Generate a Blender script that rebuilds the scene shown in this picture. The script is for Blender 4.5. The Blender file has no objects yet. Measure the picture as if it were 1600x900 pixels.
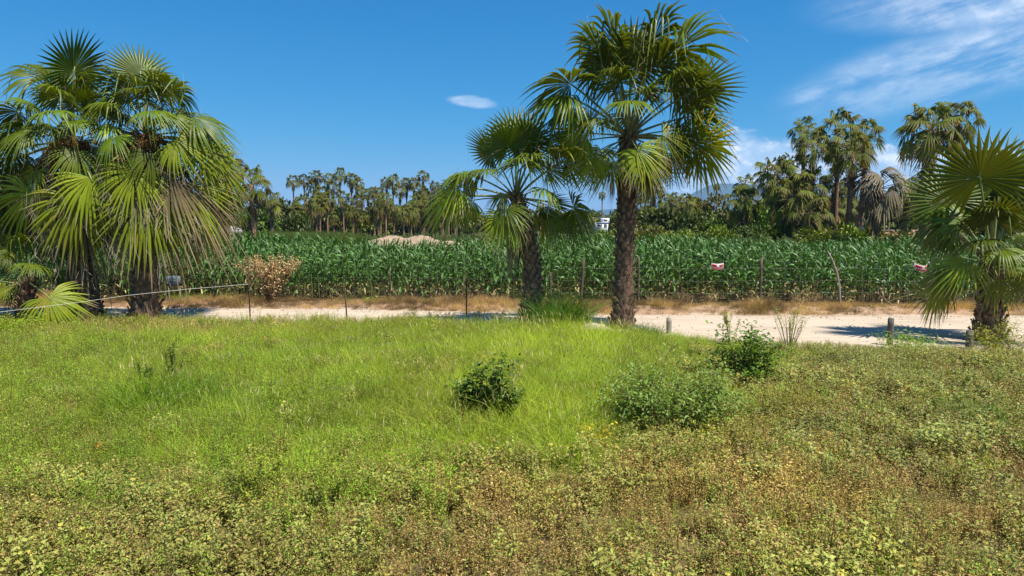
import bpy, math, random
import numpy as np
from mathutils import Matrix, Vector, Euler

R_ = math.radians
rng = np.random.default_rng(7)
random.seed(7)
SC = bpy.context.scene
COL = SC.collection

# ------------------------------------------------------------------ camera, light, exposure
H = 3.1                       # camera height (m)
F = 1067.0                    # focal length in photo pixels (1600 wide)
PITCH = math.atan(102.0 / F)
cam_d = bpy.data.cameras.new('camera')
cam = bpy.data.objects.new('camera', cam_d)
COL.objects.link(cam)
cam_d.sensor_width = 36.0
cam_d.lens = 36.0 * F / 1600.0
cam_d.clip_start = 0.1
cam_d.clip_end = 30000.0
cam.location = (0, 0, H)
cam.rotation_euler = (math.pi / 2 - PITCH, 0, 0)
SC.camera = cam

SUN_EL, SUN_AZ = R_(62), R_(-35)          # azimuth from +X (right of the picture), a little behind the camera
sun_dir = Vector((math.cos(SUN_EL) * math.cos(SUN_AZ), math.cos(SUN_EL) * math.sin(SUN_AZ), math.sin(SUN_EL)))
sun_d = bpy.data.lights.new('sun', 'SUN')
sun_d.energy = 5.0
sun_d.angle = R_(0.53)
sun_d.color = (1.0, 0.95, 0.87)
sun = bpy.data.objects.new('sun', sun_d)
sun.rotation_euler = sun_dir.to_track_quat('Z', 'Y').to_euler()
sun.location = (20, -10, 40)
COL.objects.link(sun)

SC.view_settings.view_transform = 'Standard'
SC.view_settings.look = 'None'
SC.view_settings.exposure = 0.80
SC.view_settings.gamma = 1.0
SC.view_settings.use_curve_mapping = False
SC.cycles.max_bounces = 6
SC.cycles.diffuse_bounces = 3
SC.cycles.transmission_bounces = 4
SC.cycles.transparent_max_bounces = 8
SC.cycles.volume_bounces = 0
SC.cycles.use_denoising = True
SC.cycles.sample_clamp_indirect = 6.0


class NT:
    """small helper for writing node trees"""
    def __init__(self, tree):
        self.t = tree

    def n(self, kind, **kw):
        nd = self.t.nodes.new(kind)
        for k, v in kw.items():
            setattr(nd, k, v)
        return nd

    def put(self, sock, v):
        if v is None:
            return
        if isinstance(v, bpy.types.NodeSocket):
            self.t.links.new(v, sock)
        else:
            sock.default_value = v

    def m(self, op, a, b=None, c=None, clamp=False):
        nd = self.n('ShaderNodeMath', operation=op, use_clamp=clamp)
        for i, v in enumerate((a, b, c)):
            self.put(nd.inputs[i], v)
        return nd.outputs[0]

    def mixc(self, fac, a, b, mode='MIX'):
        nd = self.n('ShaderNodeMix', data_type='RGBA', blend_type=mode)
        self.put(nd.inputs[0], fac)
        self.put(nd.inputs[6], a if isinstance(a, bpy.types.NodeSocket) else (*a, 1))
        self.put(nd.inputs[7], b if isinstance(b, bpy.types.NodeSocket) else (*b, 1))
        return nd.outputs[2]

    def noise(self, vec, scale, detail=4, rough=0.55):
        nd = self.n('ShaderNodeTexNoise')
        if vec is not None:
            self.t.links.new(vec, nd.inputs['Vector'])
        nd.inputs['Scale'].default_value = scale
        nd.inputs['Detail'].default_value = detail
        nd.inputs['Roughness'].default_value = rough
        return nd.outputs[0]

    def ramp(self, fac, stops):
        nd = self.n('ShaderNodeValToRGB')
        el = nd.color_ramp.elements
        while len(el) < len(stops):
            el.new(0.5)
        for e, (p, c) in zip(el, stops):
            e.position = p
            e.color = (*c, 1) if len(c) == 3 else c
        self.put(nd.inputs[0], fac)
        return nd.outputs[0]

    def smooth(self, v, a, b):
        nd = self.n('ShaderNodeMapRange', interpolation_type='SMOOTHSTEP')
        self.put(nd.inputs[0], v)
        nd.inputs[1].default_value = a
        nd.inputs[2].default_value = b
        nd.inputs[3].default_value = 0
        nd.inputs[4].default_value = 1
        return nd.outputs[0]


# ---- world: physical sky, thin cirrus and low cumulus
world = bpy.data.worlds.new('World')
SC.world = world
world.use_nodes = True
wt = world.node_tree
wt.nodes.clear()
w = NT(wt)
sky = w.n('ShaderNodeTexSky', sky_type='NISHITA')
sky.sun_disc = False
sky.sun_elevation = SUN_EL
sky.sun_rotation = math.atan2(sun_dir.x, sun_dir.y)
sky.altitude = 300
sky.air_density = 1.0
sky.dust_density = 0.25
sky.ozone_density = 3.5
tc = w.n('ShaderNodeTexCoord')
sep = w.n('ShaderNodeSeparateXYZ')
wt.links.new(tc.outputs['Generated'], sep.inputs[0])
X, Y, Z = sep.outputs
yy = w.m('MAXIMUM', w.m('ABSOLUTE', Y), 0.05)
U = w.m('DIVIDE', X, yy)
V = w.m('DIVIDE', Z, yy)
comb = w.n('ShaderNodeCombineXYZ')
wt.links.new(w.m('ADD', U, w.m('MULTIPLY', V, -0.9)), comb.inputs[0])
wt.links.new(w.m('ADD', w.m('MULTIPLY', V, 4.2), w.m('MULTIPLY', U, -1.1)), comb.inputs[1])
wt.links.new(Y, comb.inputs[2])
streak = w.noise(comb.outputs[0], 5.5, 9, 0.62)
fine = w.noise(comb.outputs[0], 24.0, 6, 0.6)
big = w.noise(comb.outputs[0], 1.7, 3, 0.5)
front = w.smooth(Y, 0.02, 0.2)


def blob(u0, v0, ru, rv, slope=0.0):
    du = w.m('DIVIDE', w.m('SUBTRACT', U, u0), ru)
    dv = w.m('DIVIDE', w.m('SUBTRACT', w.m('SUBTRACT', V, v0), w.m('MULTIPLY', w.m('SUBTRACT', U, u0), slope)), rv)
    d = w.m('SQRT', w.m('ADD', w.m('MULTIPLY', du, du), w.m('MULTIPLY', dv, dv)))
    return w.m('SUBTRACT', 1.0, w.smooth(d, 0.25, 1.0))


cir = w.m('MAXIMUM', blob(0.66, 0.230, 0.32, 0.070, 0.22), blob(0.68, 0.315, 0.30, 0.06, 0.06))
cir = w.m('MAXIMUM', cir, w.m('MULTIPLY', blob(0.47, 0.19, 0.11, 0.03, 0.16), 0.8))
cir = w.m('MAXIMUM', cir, w.m('MULTIPLY', w.smooth(big, 0.60, 0.78), w.smooth(w.m('ABSOLUTE', U), 0.85, 1.3)))
cir_a = w.m('MULTIPLY', w.smooth(w.m('ADD', w.m('MULTIPLY', streak, 0.75), w.m('MULTIPLY', fine, 0.25)), 0.28, 0.66), cir)
cir_a = w.m('MULTIPLY', cir_a, 0.68)
lens_n = w.m('ADD', V, w.m('MULTIPLY', w.m('SUBTRACT', fine, 0.5), 0.008))
ld = w.m('ADD', w.m('POWER', w.m('ABSOLUTE', w.m('DIVIDE', w.m('ADD', U, 0.058), 0.040)), 2.0),
         w.m('POWER', w.m('ABSOLUTE', w.m('DIVIDE', w.m('ADD', w.m('SUBTRACT', lens_n, 0.1725), w.m('MULTIPLY', w.m('ADD', U, 0.058), 0.12)), 0.0095)), 2.0))
lens = w.m('MULTIPLY', w.m('SUBTRACT', 1.0, w.smooth(w.m('ADD', ld, w.m('MULTIPLY', w.m('SUBTRACT', streak, 0.5), 1.2)), 0.0, 1.1)), 0.45)
# cumulus bank low over the hills
comb2 = w.n('ShaderNodeCombineXYZ')
wt.links.new(U, comb2.inputs[0])
wt.links.new(w.m('MULTIPLY', V, 1.7), comb2.inputs[1])
wt.links.new(Y, comb2.inputs[2])
puff = w.noise(comb2.outputs[0], 26.0, 7, 0.6)
puffb = w.noise(comb2.outputs[0], 7.0, 3, 0.5)
top = w.m('ADD', w.m('MULTIPLY', w.m('SUBTRACT', puffb, 0.5), 0.13), w.m('MULTIPLY', w.m('SUBTRACT', puff, 0.5), 0.045))
prof = w.n('ShaderNodeFloatCurve')
cm = prof.mapping
pts = [(0.0, 0.0), (0.08, 0.02), (0.14, 0.16), (0.22, 0.35), (0.29, 0.78), (0.36, 1.0), (0.44, 0.95), (0.5, 0.95), (0.62, 0.92), (0.8, 0.8), (1.0, 0.5)]
cu = cm.curves[0]
while len(cu.points) < len(pts):
    cu.points.new(0.5, 0.5)
for p_, q_ in zip(cu.points, pts):
    p_.location = q_
cm.update()
wt.links.new(w.m('ADD', U, 0.0, clamp=True), prof.inputs['Value'])
height = w.m('ADD', w.m('ADD', w.m('MULTIPLY', prof.outputs[0], 0.118), 0.006), top)
cum = w.m('MULTIPLY', w.smooth(w.m('SUBTRACT', height, V), -0.004, 0.016), w.smooth(U, 0.04, 0.30))
cum = w.m('MULTIPLY', cum, w.m('ADD', 0.62, w.m('MULTIPLY', w.smooth(puff, 0.38, 0.60), 0.36)))
cum = w.m('MULTIPLY', cum, w.smooth(V, -0.01, 0.03))
cum = w.m('MULTIPLY', cum, front)
behind = w.m('MULTIPLY', w.m('MULTIPLY', w.smooth(big, 0.42, 0.66), w.smooth(streak, 0.34, 0.62)), w.m('MULTIPLY', w.smooth(Z, 0.0, 0.12), 0.55))  # unseen clouds behind the camera, added for a warmer fill light
alpha = w.m('MAXIMUM', w.m('MAXIMUM', w.m('MULTIPLY', w.m('MAXIMUM', cir_a, lens), front), w.m('MULTIPLY', behind, w.m('SUBTRACT', 1.0, w.smooth(Y, -0.25, 0.1)))), cum)
ss = w.n('ShaderNodeSeparateColor')
wt.links.new(sky.outputs[0], ss.inputs[0])
sc_ = w.n('ShaderNodeCombineColor')
for i_, (k_, g_) in enumerate(((88.0 * 0.1, 2.55), (4.5, 0.87), (6.0, 0.60))):     # grade of the clear-sky colour, one curve per channel
    x_ = w.m('MULTIPLY', ss.outputs[i_], 0.1)
    wt.links.new(w.m('MINIMUM', w.m('MULTIPLY', w.m('POWER', x_, g_), k_), w.m('MULTIPLY', x_, 14.0)), sc_.inputs[i_])
skyc = sc_.outputs[0]
cloudc = w.mixc(w.smooth(puff, 0.42, 0.66), (4.6, 5.5, 6.8), (7.2, 7.5, 8.0))
final = w.mixc(alpha, skyc, cloudc)
bg = w.n('ShaderNodeBackground')
wt.links.new(final, bg.inputs[0])
bg.inputs[1].default_value = 0.094
wo = w.n('ShaderNodeOutputWorld')
wt.links.new(bg.outputs[0], wo.inputs[0])


# ------------------------------------------------------------------ picture -> place helpers
CP, SP = math.cos(PITCH), math.sin(PITCH)


def ray(px, py):
    u, v = (px - 800.0) / F, (450.0 - py) / F
    return u, CP + v * SP, -SP + v * CP


def at(px, py, z=0.0):
    u, y, zz = ray(px, py)
    t = (z - H) / zz
    return Vector((u * t, y * t, z))


def pt(px, py, D):
    u, y, zz = ray(px, py)
    t = D / y
    return Vector((u * t, D, H + zz * t))


def project(x, y, z):
    zc = y * CP - (z - H) * SP
    yc = y * SP + (z - H) * CP
    return 800 + F * x / zc, 450 - F * yc / zc


# ------------------------------------------------------------------ noise in numpy
_perm = np.random.default_rng(3).random((64, 64))


def vnoise(x, y, s=1.0, o=0):
    x = np.asarray(x, float) * s + 17.3 + o * 5.7
    y = np.asarray(y, float) * s + 9.1 + o * 3.1
    xi, yi = np.floor(x).astype(int), np.floor(y).astype(int)
    fx, fy = x - xi, y - yi
    fx, fy = fx * fx * (3 - 2 * fx), fy * fy * (3 - 2 * fy)
    g = lambda a, b: _perm[a % 64, b % 64]
    return (g(xi, yi) * (1 - fx) + g(xi + 1, yi) * fx) * (1 - fy) + (g(xi, yi + 1) * (1 - fx) + g(xi + 1, yi + 1) * fx) * fy


def fbm(x, y, s=1.0, o=0):
    return (vnoise(x, y, s, o) * 0.5 + vnoise(x, y, s * 2.1, o + 1) * 0.3 + vnoise(x, y, s * 4.3, o + 2) * 0.2)


def line_fn(pix):
    P = [at(a, b) for a, b in pix]
    xs, ys = [p.x for p in P], [p.y for p in P]
    k0 = (ys[1] - ys[0]) / (xs[1] - xs[0])
    k1 = (ys[-1] - ys[-2]) / (xs[-1] - xs[-2])
    xs = [xs[0] - 400] + xs + [xs[-1] + 400]
    ys = [ys[0] - 400 * k0] + ys + [ys[-1] + 400 * k1]
    return lambda x: np.interp(x, xs, ys)


road_near = line_fn([(0, 503), (500, 508), (1000, 524), (1300, 545), (1600, 553)])
road_far = line_fn([(0, 480), (500, 484), (1000, 493), (1600, 495)])
corn_front = line_fn([(0, 470), (500, 473), (1000, 477), (1600, 478)])


def ground_z(x, y):
    x = np.asarray(x, float)
    y = np.asarray(y, float)
    rn, rf = road_near(x), road_far(x)
    z = 0.10 * (fbm(x, y, 0.35) - 0.5) * np.clip((rn - 0.6 - y) / 2.0, 0, 1)
    t = (y - rf - 0.1) / 2.4
    b = np.clip(np.sin(np.clip(t, 0, 1) * math.pi), 0, 1)
    z = z + b * (0.03 + 0.20 * fbm(x, y, 0.6, 4)) + 0.05 * (fbm(x, y, 1.7, 2) - .5) * np.clip(t * 3, 0, 1) * (y < 60)
    return z


# ------------------------------------------------------------------ geometry helper (triangles + point colours)
class Geo:
    def __init__(self):
        self.v, self.f, self.c, self.n = [], [], [], 0

    def add(self, v, f, c):
        v = np.asarray(v, float).reshape(-1, 3)
        f = np.asarray(f, int).reshape(-1, 3)
        c = np.asarray(c, float)
        if c.ndim == 1:
            c = np.tile(c, (len(v), 1))
        self.v.append(v)
        self.f.append(f + self.n)
        self.c.append(c[:, :3])
        self.n += len(v)
        return self

    def merge(self, g, M=None, tint=None):
        V, Fc, C = g.arrays()
        if M is not None:
            m = np.array(M)
            V = V @ m[:3, :3].T + m[:3, 3]
        if tint is not None:
            C = C * np.asarray(tint)
        return self.add(V, Fc, C)

    def arrays(self):
        if not self.v:
            return np.zeros((0, 3)), np.zeros((0, 3), int), np.zeros((0, 3))
        return np.concatenate(self.v), np.concatenate(self.f), np.concatenate(self.c)

    def tube(self, path, rad, n=6, col=(1, 1, 1), cap=True, jit=0.0):
        P = np.asarray(path, float)
        k = len(P)
        rad = np.full(k, rad) if np.isscalar(rad) else np.asarray(rad, float)
        T = np.gradient(P, axis=0)
        T /= np.linalg.norm(T, axis=1)[:, None] + 1e-9
        ref = np.array([0, 0, 1.0]) if abs(T[0][2]) < 0.9 else np.array([1.0, 0, 0])
        a = np.cross(T, ref)
        a /= np.linalg.norm(a, axis=1)[:, None] + 1e-9
        b = np.cross(T, a)
        th = np.linspace(0, 2 * math.pi, n, endpoint=False)
        rr = rad[:, None] * (1 + (rng.random((k, n)) - .5) * jit)
        V = P[:, None, :] + rr[:, :, None] * (np.cos(th)[None, :, None] * a[:, None, :] + np.sin(th)[None, :, None] * b[:, None, :])
        V = V.reshape(-1, 3)
        Fc = []
        for i in range(k - 1):
            for j in range(n):
                p, q = i * n + j, i * n + (j + 1) % n
                Fc += [(p, q, q + n), (p, q + n, p + n)]
        c = np.asarray(col, float)
        if c.ndim == 2:
            c = np.repeat(c, n, axis=0)
        else:
            c = np.tile(c, (k * n, 1))
        if cap:
            V = np.vstack([V, P[0], P[-1]])
            c = np.vstack([c, c[0], c[-1]])
            for j in range(n):
                Fc += [(k * n, (j + 1) % n, j), (k * n + 1, (k - 1) * n + j, (k - 1) * n + (j + 1) % n)]
        return self.add(V, Fc, c)

    def box(self, c, s, col=(1, 1, 1), M=None):
        x, y, z = np.array(s) / 2.0
        V = np.array([(i, j, k) for i in (-x, x) for j in (-y, y) for k in (-z, z)]) + np.array(c)
        if M is not None:
            m = np.array(M)
            V = V @ m[:3, :3].T + m[:3, 3]
        q = [(0, 1, 3, 2), (4, 6, 7, 5), (0, 4, 5, 1), (2, 3, 7, 6), (0, 2, 6, 4), (1, 5, 7, 3)]
        Fc = []
        for a, b, d, e in q:
            Fc += [(a, b, d), (a, d, e)]
        return self.add(V, Fc, col)

    def leaves(self, base, dirn, L, W, col, fold=0.25, curl=0.25):
        """vectorised: one small folded leaf (4 triangles) per row"""
        base = np.asarray(base, float)
        n = len(base)
        d = np.asarray(dirn, float)
        d = d / (np.linalg.norm(d, axis=1)[:, None] + 1e-9)
        up = np.tile([0, 0, 1.0], (n, 1)) + (rng.random((n, 3)) - .5) * 0.9
        s = np.cross(d, up)
        s /= np.linalg.norm(s, axis=1)[:, None] + 1e-9
        nn = np.cross(s, d)
        L = np.broadcast_to(L, (n,))[:, None]
        W = np.broadcast_to(W, (n,))[:, None]
        mid = base + d * L * 0.5
        tip = base + d * L - nn * L * curl
        l = mid + s * W * 0.5 + nn * W * fold
        r = mid - s * W * 0.5 + nn * W * fold
        V = np.stack([base, l, mid, r, tip], axis=1).reshape(-1, 3)
        b = (np.arange(n) * 5)[:, None]
        Fc = np.concatenate([b + [0, 2, 1], b + [0, 3, 2], b + [1, 2, 4], b + [2, 3, 4]])
        c = np.asarray(col, float)
        if c.ndim == 1:
            c = np.tile(c, (n, 1))
        return self.add(V, Fc, np.repeat(c, 5, axis=0))

    def blades(self, base, dirn, bend, L, W, col, segs=3, tipcol=None):
        """vectorised grass blades: flat tapering ribbons bending towards BEND"""
        base = np.asarray(base, float)
        n = len(base)
        d = np.asarray(dirn, float)
        d = d / (np.linalg.norm(d, axis=1)[:, None] + 1e-9)
        bend = np.asarray(bend, float)
        s = np.cross(d, np.tile([0, 0, 1.0], (n, 1)) + (rng.random((n, 3)) - .5) * 1.2)
        s /= np.linalg.norm(s, axis=1)[:, None] + 1e-9
        L = np.broadcast_to(L, (n,))[:, None]
        W = np.broadcast_to(W, (n,))[:, None]
        rows = []
        cols = []
        c = np.asarray(col, float)
        if c.ndim == 1:
            c = np.tile(c, (n, 1))
        tc_ = c if tipcol is None else np.broadcast_to(np.asarray(tipcol, float), c.shape)
        for i in range(segs):
            t = i / segs
            p = base + d * L * t + bend * L * t * t
            ww = W * (1 - t ** 1.6) * 0.5
            rows += [p + s * ww, p - s * ww]
            cols += [c * (1 - t) + tc_ * t] * 2
        rows.append(base + d * L + bend * L)
        cols.append(tc_)
        k = 2 * segs + 1
        V = np.stack(rows, axis=1).reshape(-1, 3)
        C = np.stack(cols, axis=1).reshape(-1, 3)
        b = (np.arange(n) * k)[:, None]
        Fc = []
        for i in range(segs - 1):
            o = 2 * i
            Fc += [b + [o, o + 1, o + 3], b + [o, o + 3, o + 2]]
        o = 2 * (segs - 1)
        Fc.append(b + [o, o + 1, o + 2])
        return self.add(V, np.concatenate(Fc), C)

    def mesh(self, name, mat, smooth=False):
        V, Fc, C = self.arrays()
        me = bpy.data.meshes.new(name)
        me.vertices.add(len(V))
        me.vertices.foreach_set('co', V.astype(np.float32).ravel())
        me.loops.add(len(Fc) * 3)
        me.loops.foreach_set('vertex_index', Fc.astype(np.int32).ravel())
        me.polygons.add(len(Fc))
        me.polygons.foreach_set('loop_start', np.arange(0, len(Fc) * 3, 3, dtype=np.int32))
        if smooth:
            me.polygons.foreach_set('use_smooth', np.ones(len(Fc), dtype=bool))
        a = me.attributes.new('col', 'FLOAT_COLOR', 'POINT')
        a.data.foreach_set('color', np.hstack([C, np.ones((len(C), 1))]).astype(np.float32).ravel())
        me.materials.append(mat)
        me.update(calc_edges=True)
        me.validate()
        return me

    def obj(self, name, mat, parent=None, smooth=False):
        return link(name, self.mesh(name, mat, smooth), parent)


def link(name, data, parent=None):
    o = bpy.data.objects.new(name, data)
    COL.objects.link(o)
    if parent is not None:
        o.parent = parent
    return o


def empty(name, loc, label, cat, group=None, rz=0):
    o = link(name, None)
    o.empty_display_size = 0.3
    o.location = loc
    o.rotation_euler = (0, 0, rz)
    return tag(o, label, cat, group)


def tag(o, label=None, cat=None, group=None, kind=None):
    for k, v in (('label', label), ('category', cat), ('group', group), ('kind', kind)):
        if v:
            o[k] = v
    return o


def rot(axis, a):
    return Matrix.Rotation(a, 4, axis)


def unit(n):
    v = rng.normal(size=(n, 3))
    return v / np.linalg.norm(v, axis=1)[:, None]


def jitter(col, n, a=0.25, hue=0.08):
    c = np.asarray(col, float)
    k = 1 + (rng.random((n, 1)) - .5) * 2 * a
    h = 1 + (rng.random((n, 3)) - .5) * 2 * hue
    return np.clip(c * k * h, 0, 1)


# ------------------------------------------------------------------ materials
def foliage(name, trans=0.3, rough=0.5, spec=0.35, tcol=(1.25, 1.25, 0.6), inst=False, var=0.18, wscale=2.0, wamt=0.25):
    m = bpy.data.materials.new(name)
    m.use_nodes = True
    t = m.node_tree
    t.nodes.clear()
    g = NT(t)
    at_ = g.n('ShaderNodeAttribute', attribute_name='col')
    c = at_.outputs['Color']
    if inst:
        ti = g.n('ShaderNodeAttribute', attribute_name='tint', attribute_type='INSTANCER')
        c = g.mixc(1.0, c, ti.outputs['Color'], 'MULTIPLY')
    oi = g.n('ShaderNodeObjectInfo')
    hs = g.n('ShaderNodeHueSaturation')
    g.put(hs.inputs['Hue'], g.m('ADD', 0.5 - 0.012, g.m('MULTIPLY', oi.outputs['Random'], 0.024)))
    geo = g.n('ShaderNodeNewGeometry')
    nz = g.noise(geo.outputs['Position'], wscale, 3)
    v = g.m('ADD', 1.0 - var, g.m('MULTIPLY', oi.outputs['Random'], 2 * var))
    v = g.m('MULTIPLY', v, g.m('ADD', 1.0 - wamt, g.m('MULTIPLY', nz, 2 * wamt)))
    g.put(hs.inputs['Value'], v)
    t.links.new(c, hs.inputs['Color'])
    b = g.n('ShaderNodeBsdfPrincipled')
    t.links.new(hs.outputs[0], b.inputs['Base Color'])
    b.inputs['Roughness'].default_value = rough
    b.inputs['Specular IOR Level'].default_value = spec
    tr = g.n('ShaderNodeBsdfTranslucent')
    t.links.new(g.mixc(1.0, hs.outputs[0], tcol, 'MULTIPLY'), tr.inputs[0])
    mx = g.n('ShaderNodeMixShader')
    mx.inputs[0].default_value = trans
    t.links.new(b.outputs[0], mx.inputs[1])
    t.links.new(tr.outputs[0], mx.inputs[2])
    o = g.n('ShaderNodeOutputMaterial')
    t.links.new(mx.outputs[0], o.inputs[0])
    return m


def solid(name, c1, c2, scale=6.0, rough=0.85, bump=0.3, bscale=30.0, stretch=None, attr=False, metal=0.0, spec=0.3):
    m = bpy.data.materials.new(name)
    m.use_nodes = True
    t = m.node_tree
    g = NT(t)
    b = t.nodes['Principled BSDF']
    tcn = g.n('ShaderNodeTexCoord')
    vec = tcn.outputs['Object']
    if stretch:
        mp = g.n('ShaderNodeMapping')
        mp.inputs['Scale'].default_value = stretch
        t.links.new(vec, mp.inputs[0])
        vec = mp.outputs[0]
    nz = g.noise(vec, scale, 6, 0.6)
    c = g.ramp(nz, [(0.3, c1), (0.7, c2)])
    if attr:
        a = g.n('ShaderNodeAttribute', attribute_name='col')
        c = g.mixc(1.0, c, a.outputs['Color'], 'MULTIPLY')
    t.links.new(c, b.inputs['Base Color'])
    b.inputs['Roughness'].default_value = rough
    b.inputs['Metallic'].default_value = metal
    b.inputs['Specular IOR Level'].default_value = spec
    if bump:
        bp = g.n('ShaderNodeBump')
        bp.inputs['Strength'].default_value = bump
        bp.inputs['Distance'].default_value = 0.02
        t.links.new(g.noise(vec, bscale, 5, 0.65), bp.inputs['Height'])
        t.links.new(bp.outputs[0], b.inputs['Normal'])
    return m


M_palm = foliage('palm_leaf', 0.24, 0.40, 0.30, (2.0, 1.5, 0.20), wamt=0.12, var=0.28)
M_palm_far = foliage('far_palm_leaf', 0.22, 0.55, 0.14, (2.0, 1.5, 0.25), wamt=0.15, var=0.25)
M_dead = foliage('dead_palm_leaf', 0.12, 0.8, 0.15, (1.1, 1.0, 0.8), wamt=0.2)
M_pet = foliage('palm_petiole', 0.05, 0.45, 0.4, var=0.1, wamt=0.1)
M_corn = foliage('corn_leaf', 0.14, 0.42, 0.28, (1.3, 1.4, 0.3), wamt=0.15)
M_grass = foliage('grass_blade', 0.42, 0.6, 0.15, (1.3, 1.4, 0.35), inst=True, wscale=0.8, wamt=0.22)
M_weed = foliage('weed_leaf', 0.34, 0.6, 0.15, (1.2, 1.2, 0.6), inst=True, wscale=0.9, wamt=0.2)
M_shrub = foliage('shrub_leaf', 0.30, 0.5, 0.25, (1.25, 1.3, 0.4), wamt=0.15)
M_tree = foliage('tree_leaf', 0.15, 0.5, 0.3, (1.2, 1.3, 0.5), wscale=0.5, wamt=0.25)
M_bark = solid('palm_bark', (0.06, 0.040, 0.026), (0.20, 0.135, 0.09), 5, 0.95, 0.8, 18, attr=True)
M_boot = solid('palm_leaf_base', (0.075, 0.046, 0.028), (0.30, 0.20, 0.135), 9, 0.9, 0.5, 40, attr=True)
M_wood = solid('weathered_wood', (0.16, 0.13, 0.10), (0.36, 0.31, 0.25), 6, 0.9, 0.6, 30, (6, 6, 0.7), attr=True)
M_steel = solid('rusty_steel', (0.05, 0.025, 0.018), (0.12, 0.06, 0.035), 20, 0.8, 0.3, 60, metal=0.2)
M_wire = solid('galvanised_wire', (0.30, 0.29, 0.27), (0.45, 0.44, 0.42), 20, 0.5, 0.0, metal=0.6)
M_rope = solid('pale_rope', (0.50, 0.47, 0.40), (0.66, 0.62, 0.54), 60, 0.8, 0.4, 200)
M_rock = solid('pale_rock', (0.36, 0.31, 0.22), (0.56, 0.50, 0.38), 4, 0.95, 0.7, 14)
M_twig = solid('dry_twig', (0.13, 0.09, 0.06), (0.26, 0.20, 0.14), 9, 0.95, 0.4, 40, attr=True)


def ground_material():
    m = bpy.data.materials.new('soil')
    m.use_nodes = True
    t = m.node_tree
    g = NT(t)
    b = t.nodes['Principled BSDF']
    geo = g.n('ShaderNodeNewGeometry')
    P = geo.outputs['Position']
    a = g.n('ShaderNodeAttribute', attribute_name='col')
    n1 = g.noise(P, 1.3, 6, 0.6)
    n2 = g.noise(P, 14.0, 5, 0.7)
    v = g.ramp(n2, [(0.25, (0.55, 0.52, 0.5)), (0.6, (1.0, 1.0, 1.0)), (0.8, (1.25, 1.2, 1.1))])
    c = g.mixc(1.0, a.outputs['Color'], v, 'MULTIPLY')
    v2 = g.ramp(n1, [(0.3, (0.75, 0.75, 0.75)), (0.7, (1.15, 1.12, 1.08))])
    c = g.mixc(1.0, c, v2, 'MULTIPLY')
    t.links.new(c, b.inputs['Base Color'])
    b.inputs['Roughness'].default_value = 0.95
    b.inputs['Specular IOR Level'].default_value = 0.1
    bp = g.n('ShaderNodeBump')
    bp.inputs['Strength'].default_value = 0.6
    bp.inputs['Distance'].default_value = 0.05
    t.links.new(n2, bp.inputs['Height'])
    t.links.new(bp.outputs[0], b.inputs['Normal'])
    return m


def road_material():
    m = bpy.data.materials.new('packed_sand')
    m.use_nodes = True
    t = m.node_tree
    g = NT(t)
    b = t.nodes['Principled BSDF']
    geo = g.n('ShaderNodeNewGeometry')
    P = geo.outputs['Position']
    mp = g.n('ShaderNodeMapping')
    mp.inputs['Scale'].default_value = (0.25, 2.2, 1)
    mp.inputs['Rotation'].default_value = (0, 0, R_(-6))
    t.links.new(P, mp.inputs[0])
    n1 = g.noise(mp.outputs[0], 1.6, 6, 0.6)
    n2 = g.noise(P, 22.0, 6, 0.7)
    n3 = g.noise(P, 0.5, 4, 0.6)
    c = g.ramp(n1, [(0.30, (0.40, 0.325, 0.24)), (0.5, (0.475, 0.39, 0.295)), (0.72, (0.525, 0.435, 0.335))])
    c = g.mixc(1.0, c, g.ramp(n2, [(0.28, (0.72, 0.70, 0.68)), (0.5, (1, 1, 1))]), 'MULTIPLY')
    c = g.mixc(1.0, c, g.ramp(n3, [(0.3, (0.9, 0.88, 0.86)), (0.65, (1.05, 1.04, 1.03))]), 'MULTIPLY')
    wr = g.n('ShaderNodeAttribute', attribute_name='col')
    c = g.mixc(1.0, c, wr.outputs['Color'], 'MULTIPLY')
    t.links.new(c, b.inputs['Base Color'])
    b.inputs['Roughness'].default_value = 0.95
    b.inputs['Specular IOR Level'].default_value = 0.1
    bp = g.n('ShaderNodeBump')
    bp.inputs['Strength'].default_value = 0.5
    bp.inputs['Distance'].default_value = 0.03
    t.links.new(g.m('ADD', n2, g.m('MULTIPLY', n1, 1.5)), bp.inputs['Height'])
    t.links.new(bp.outputs[0], b.inputs['Normal'])
    return m


M_soil, M_road = ground_material(), road_material()


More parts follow.
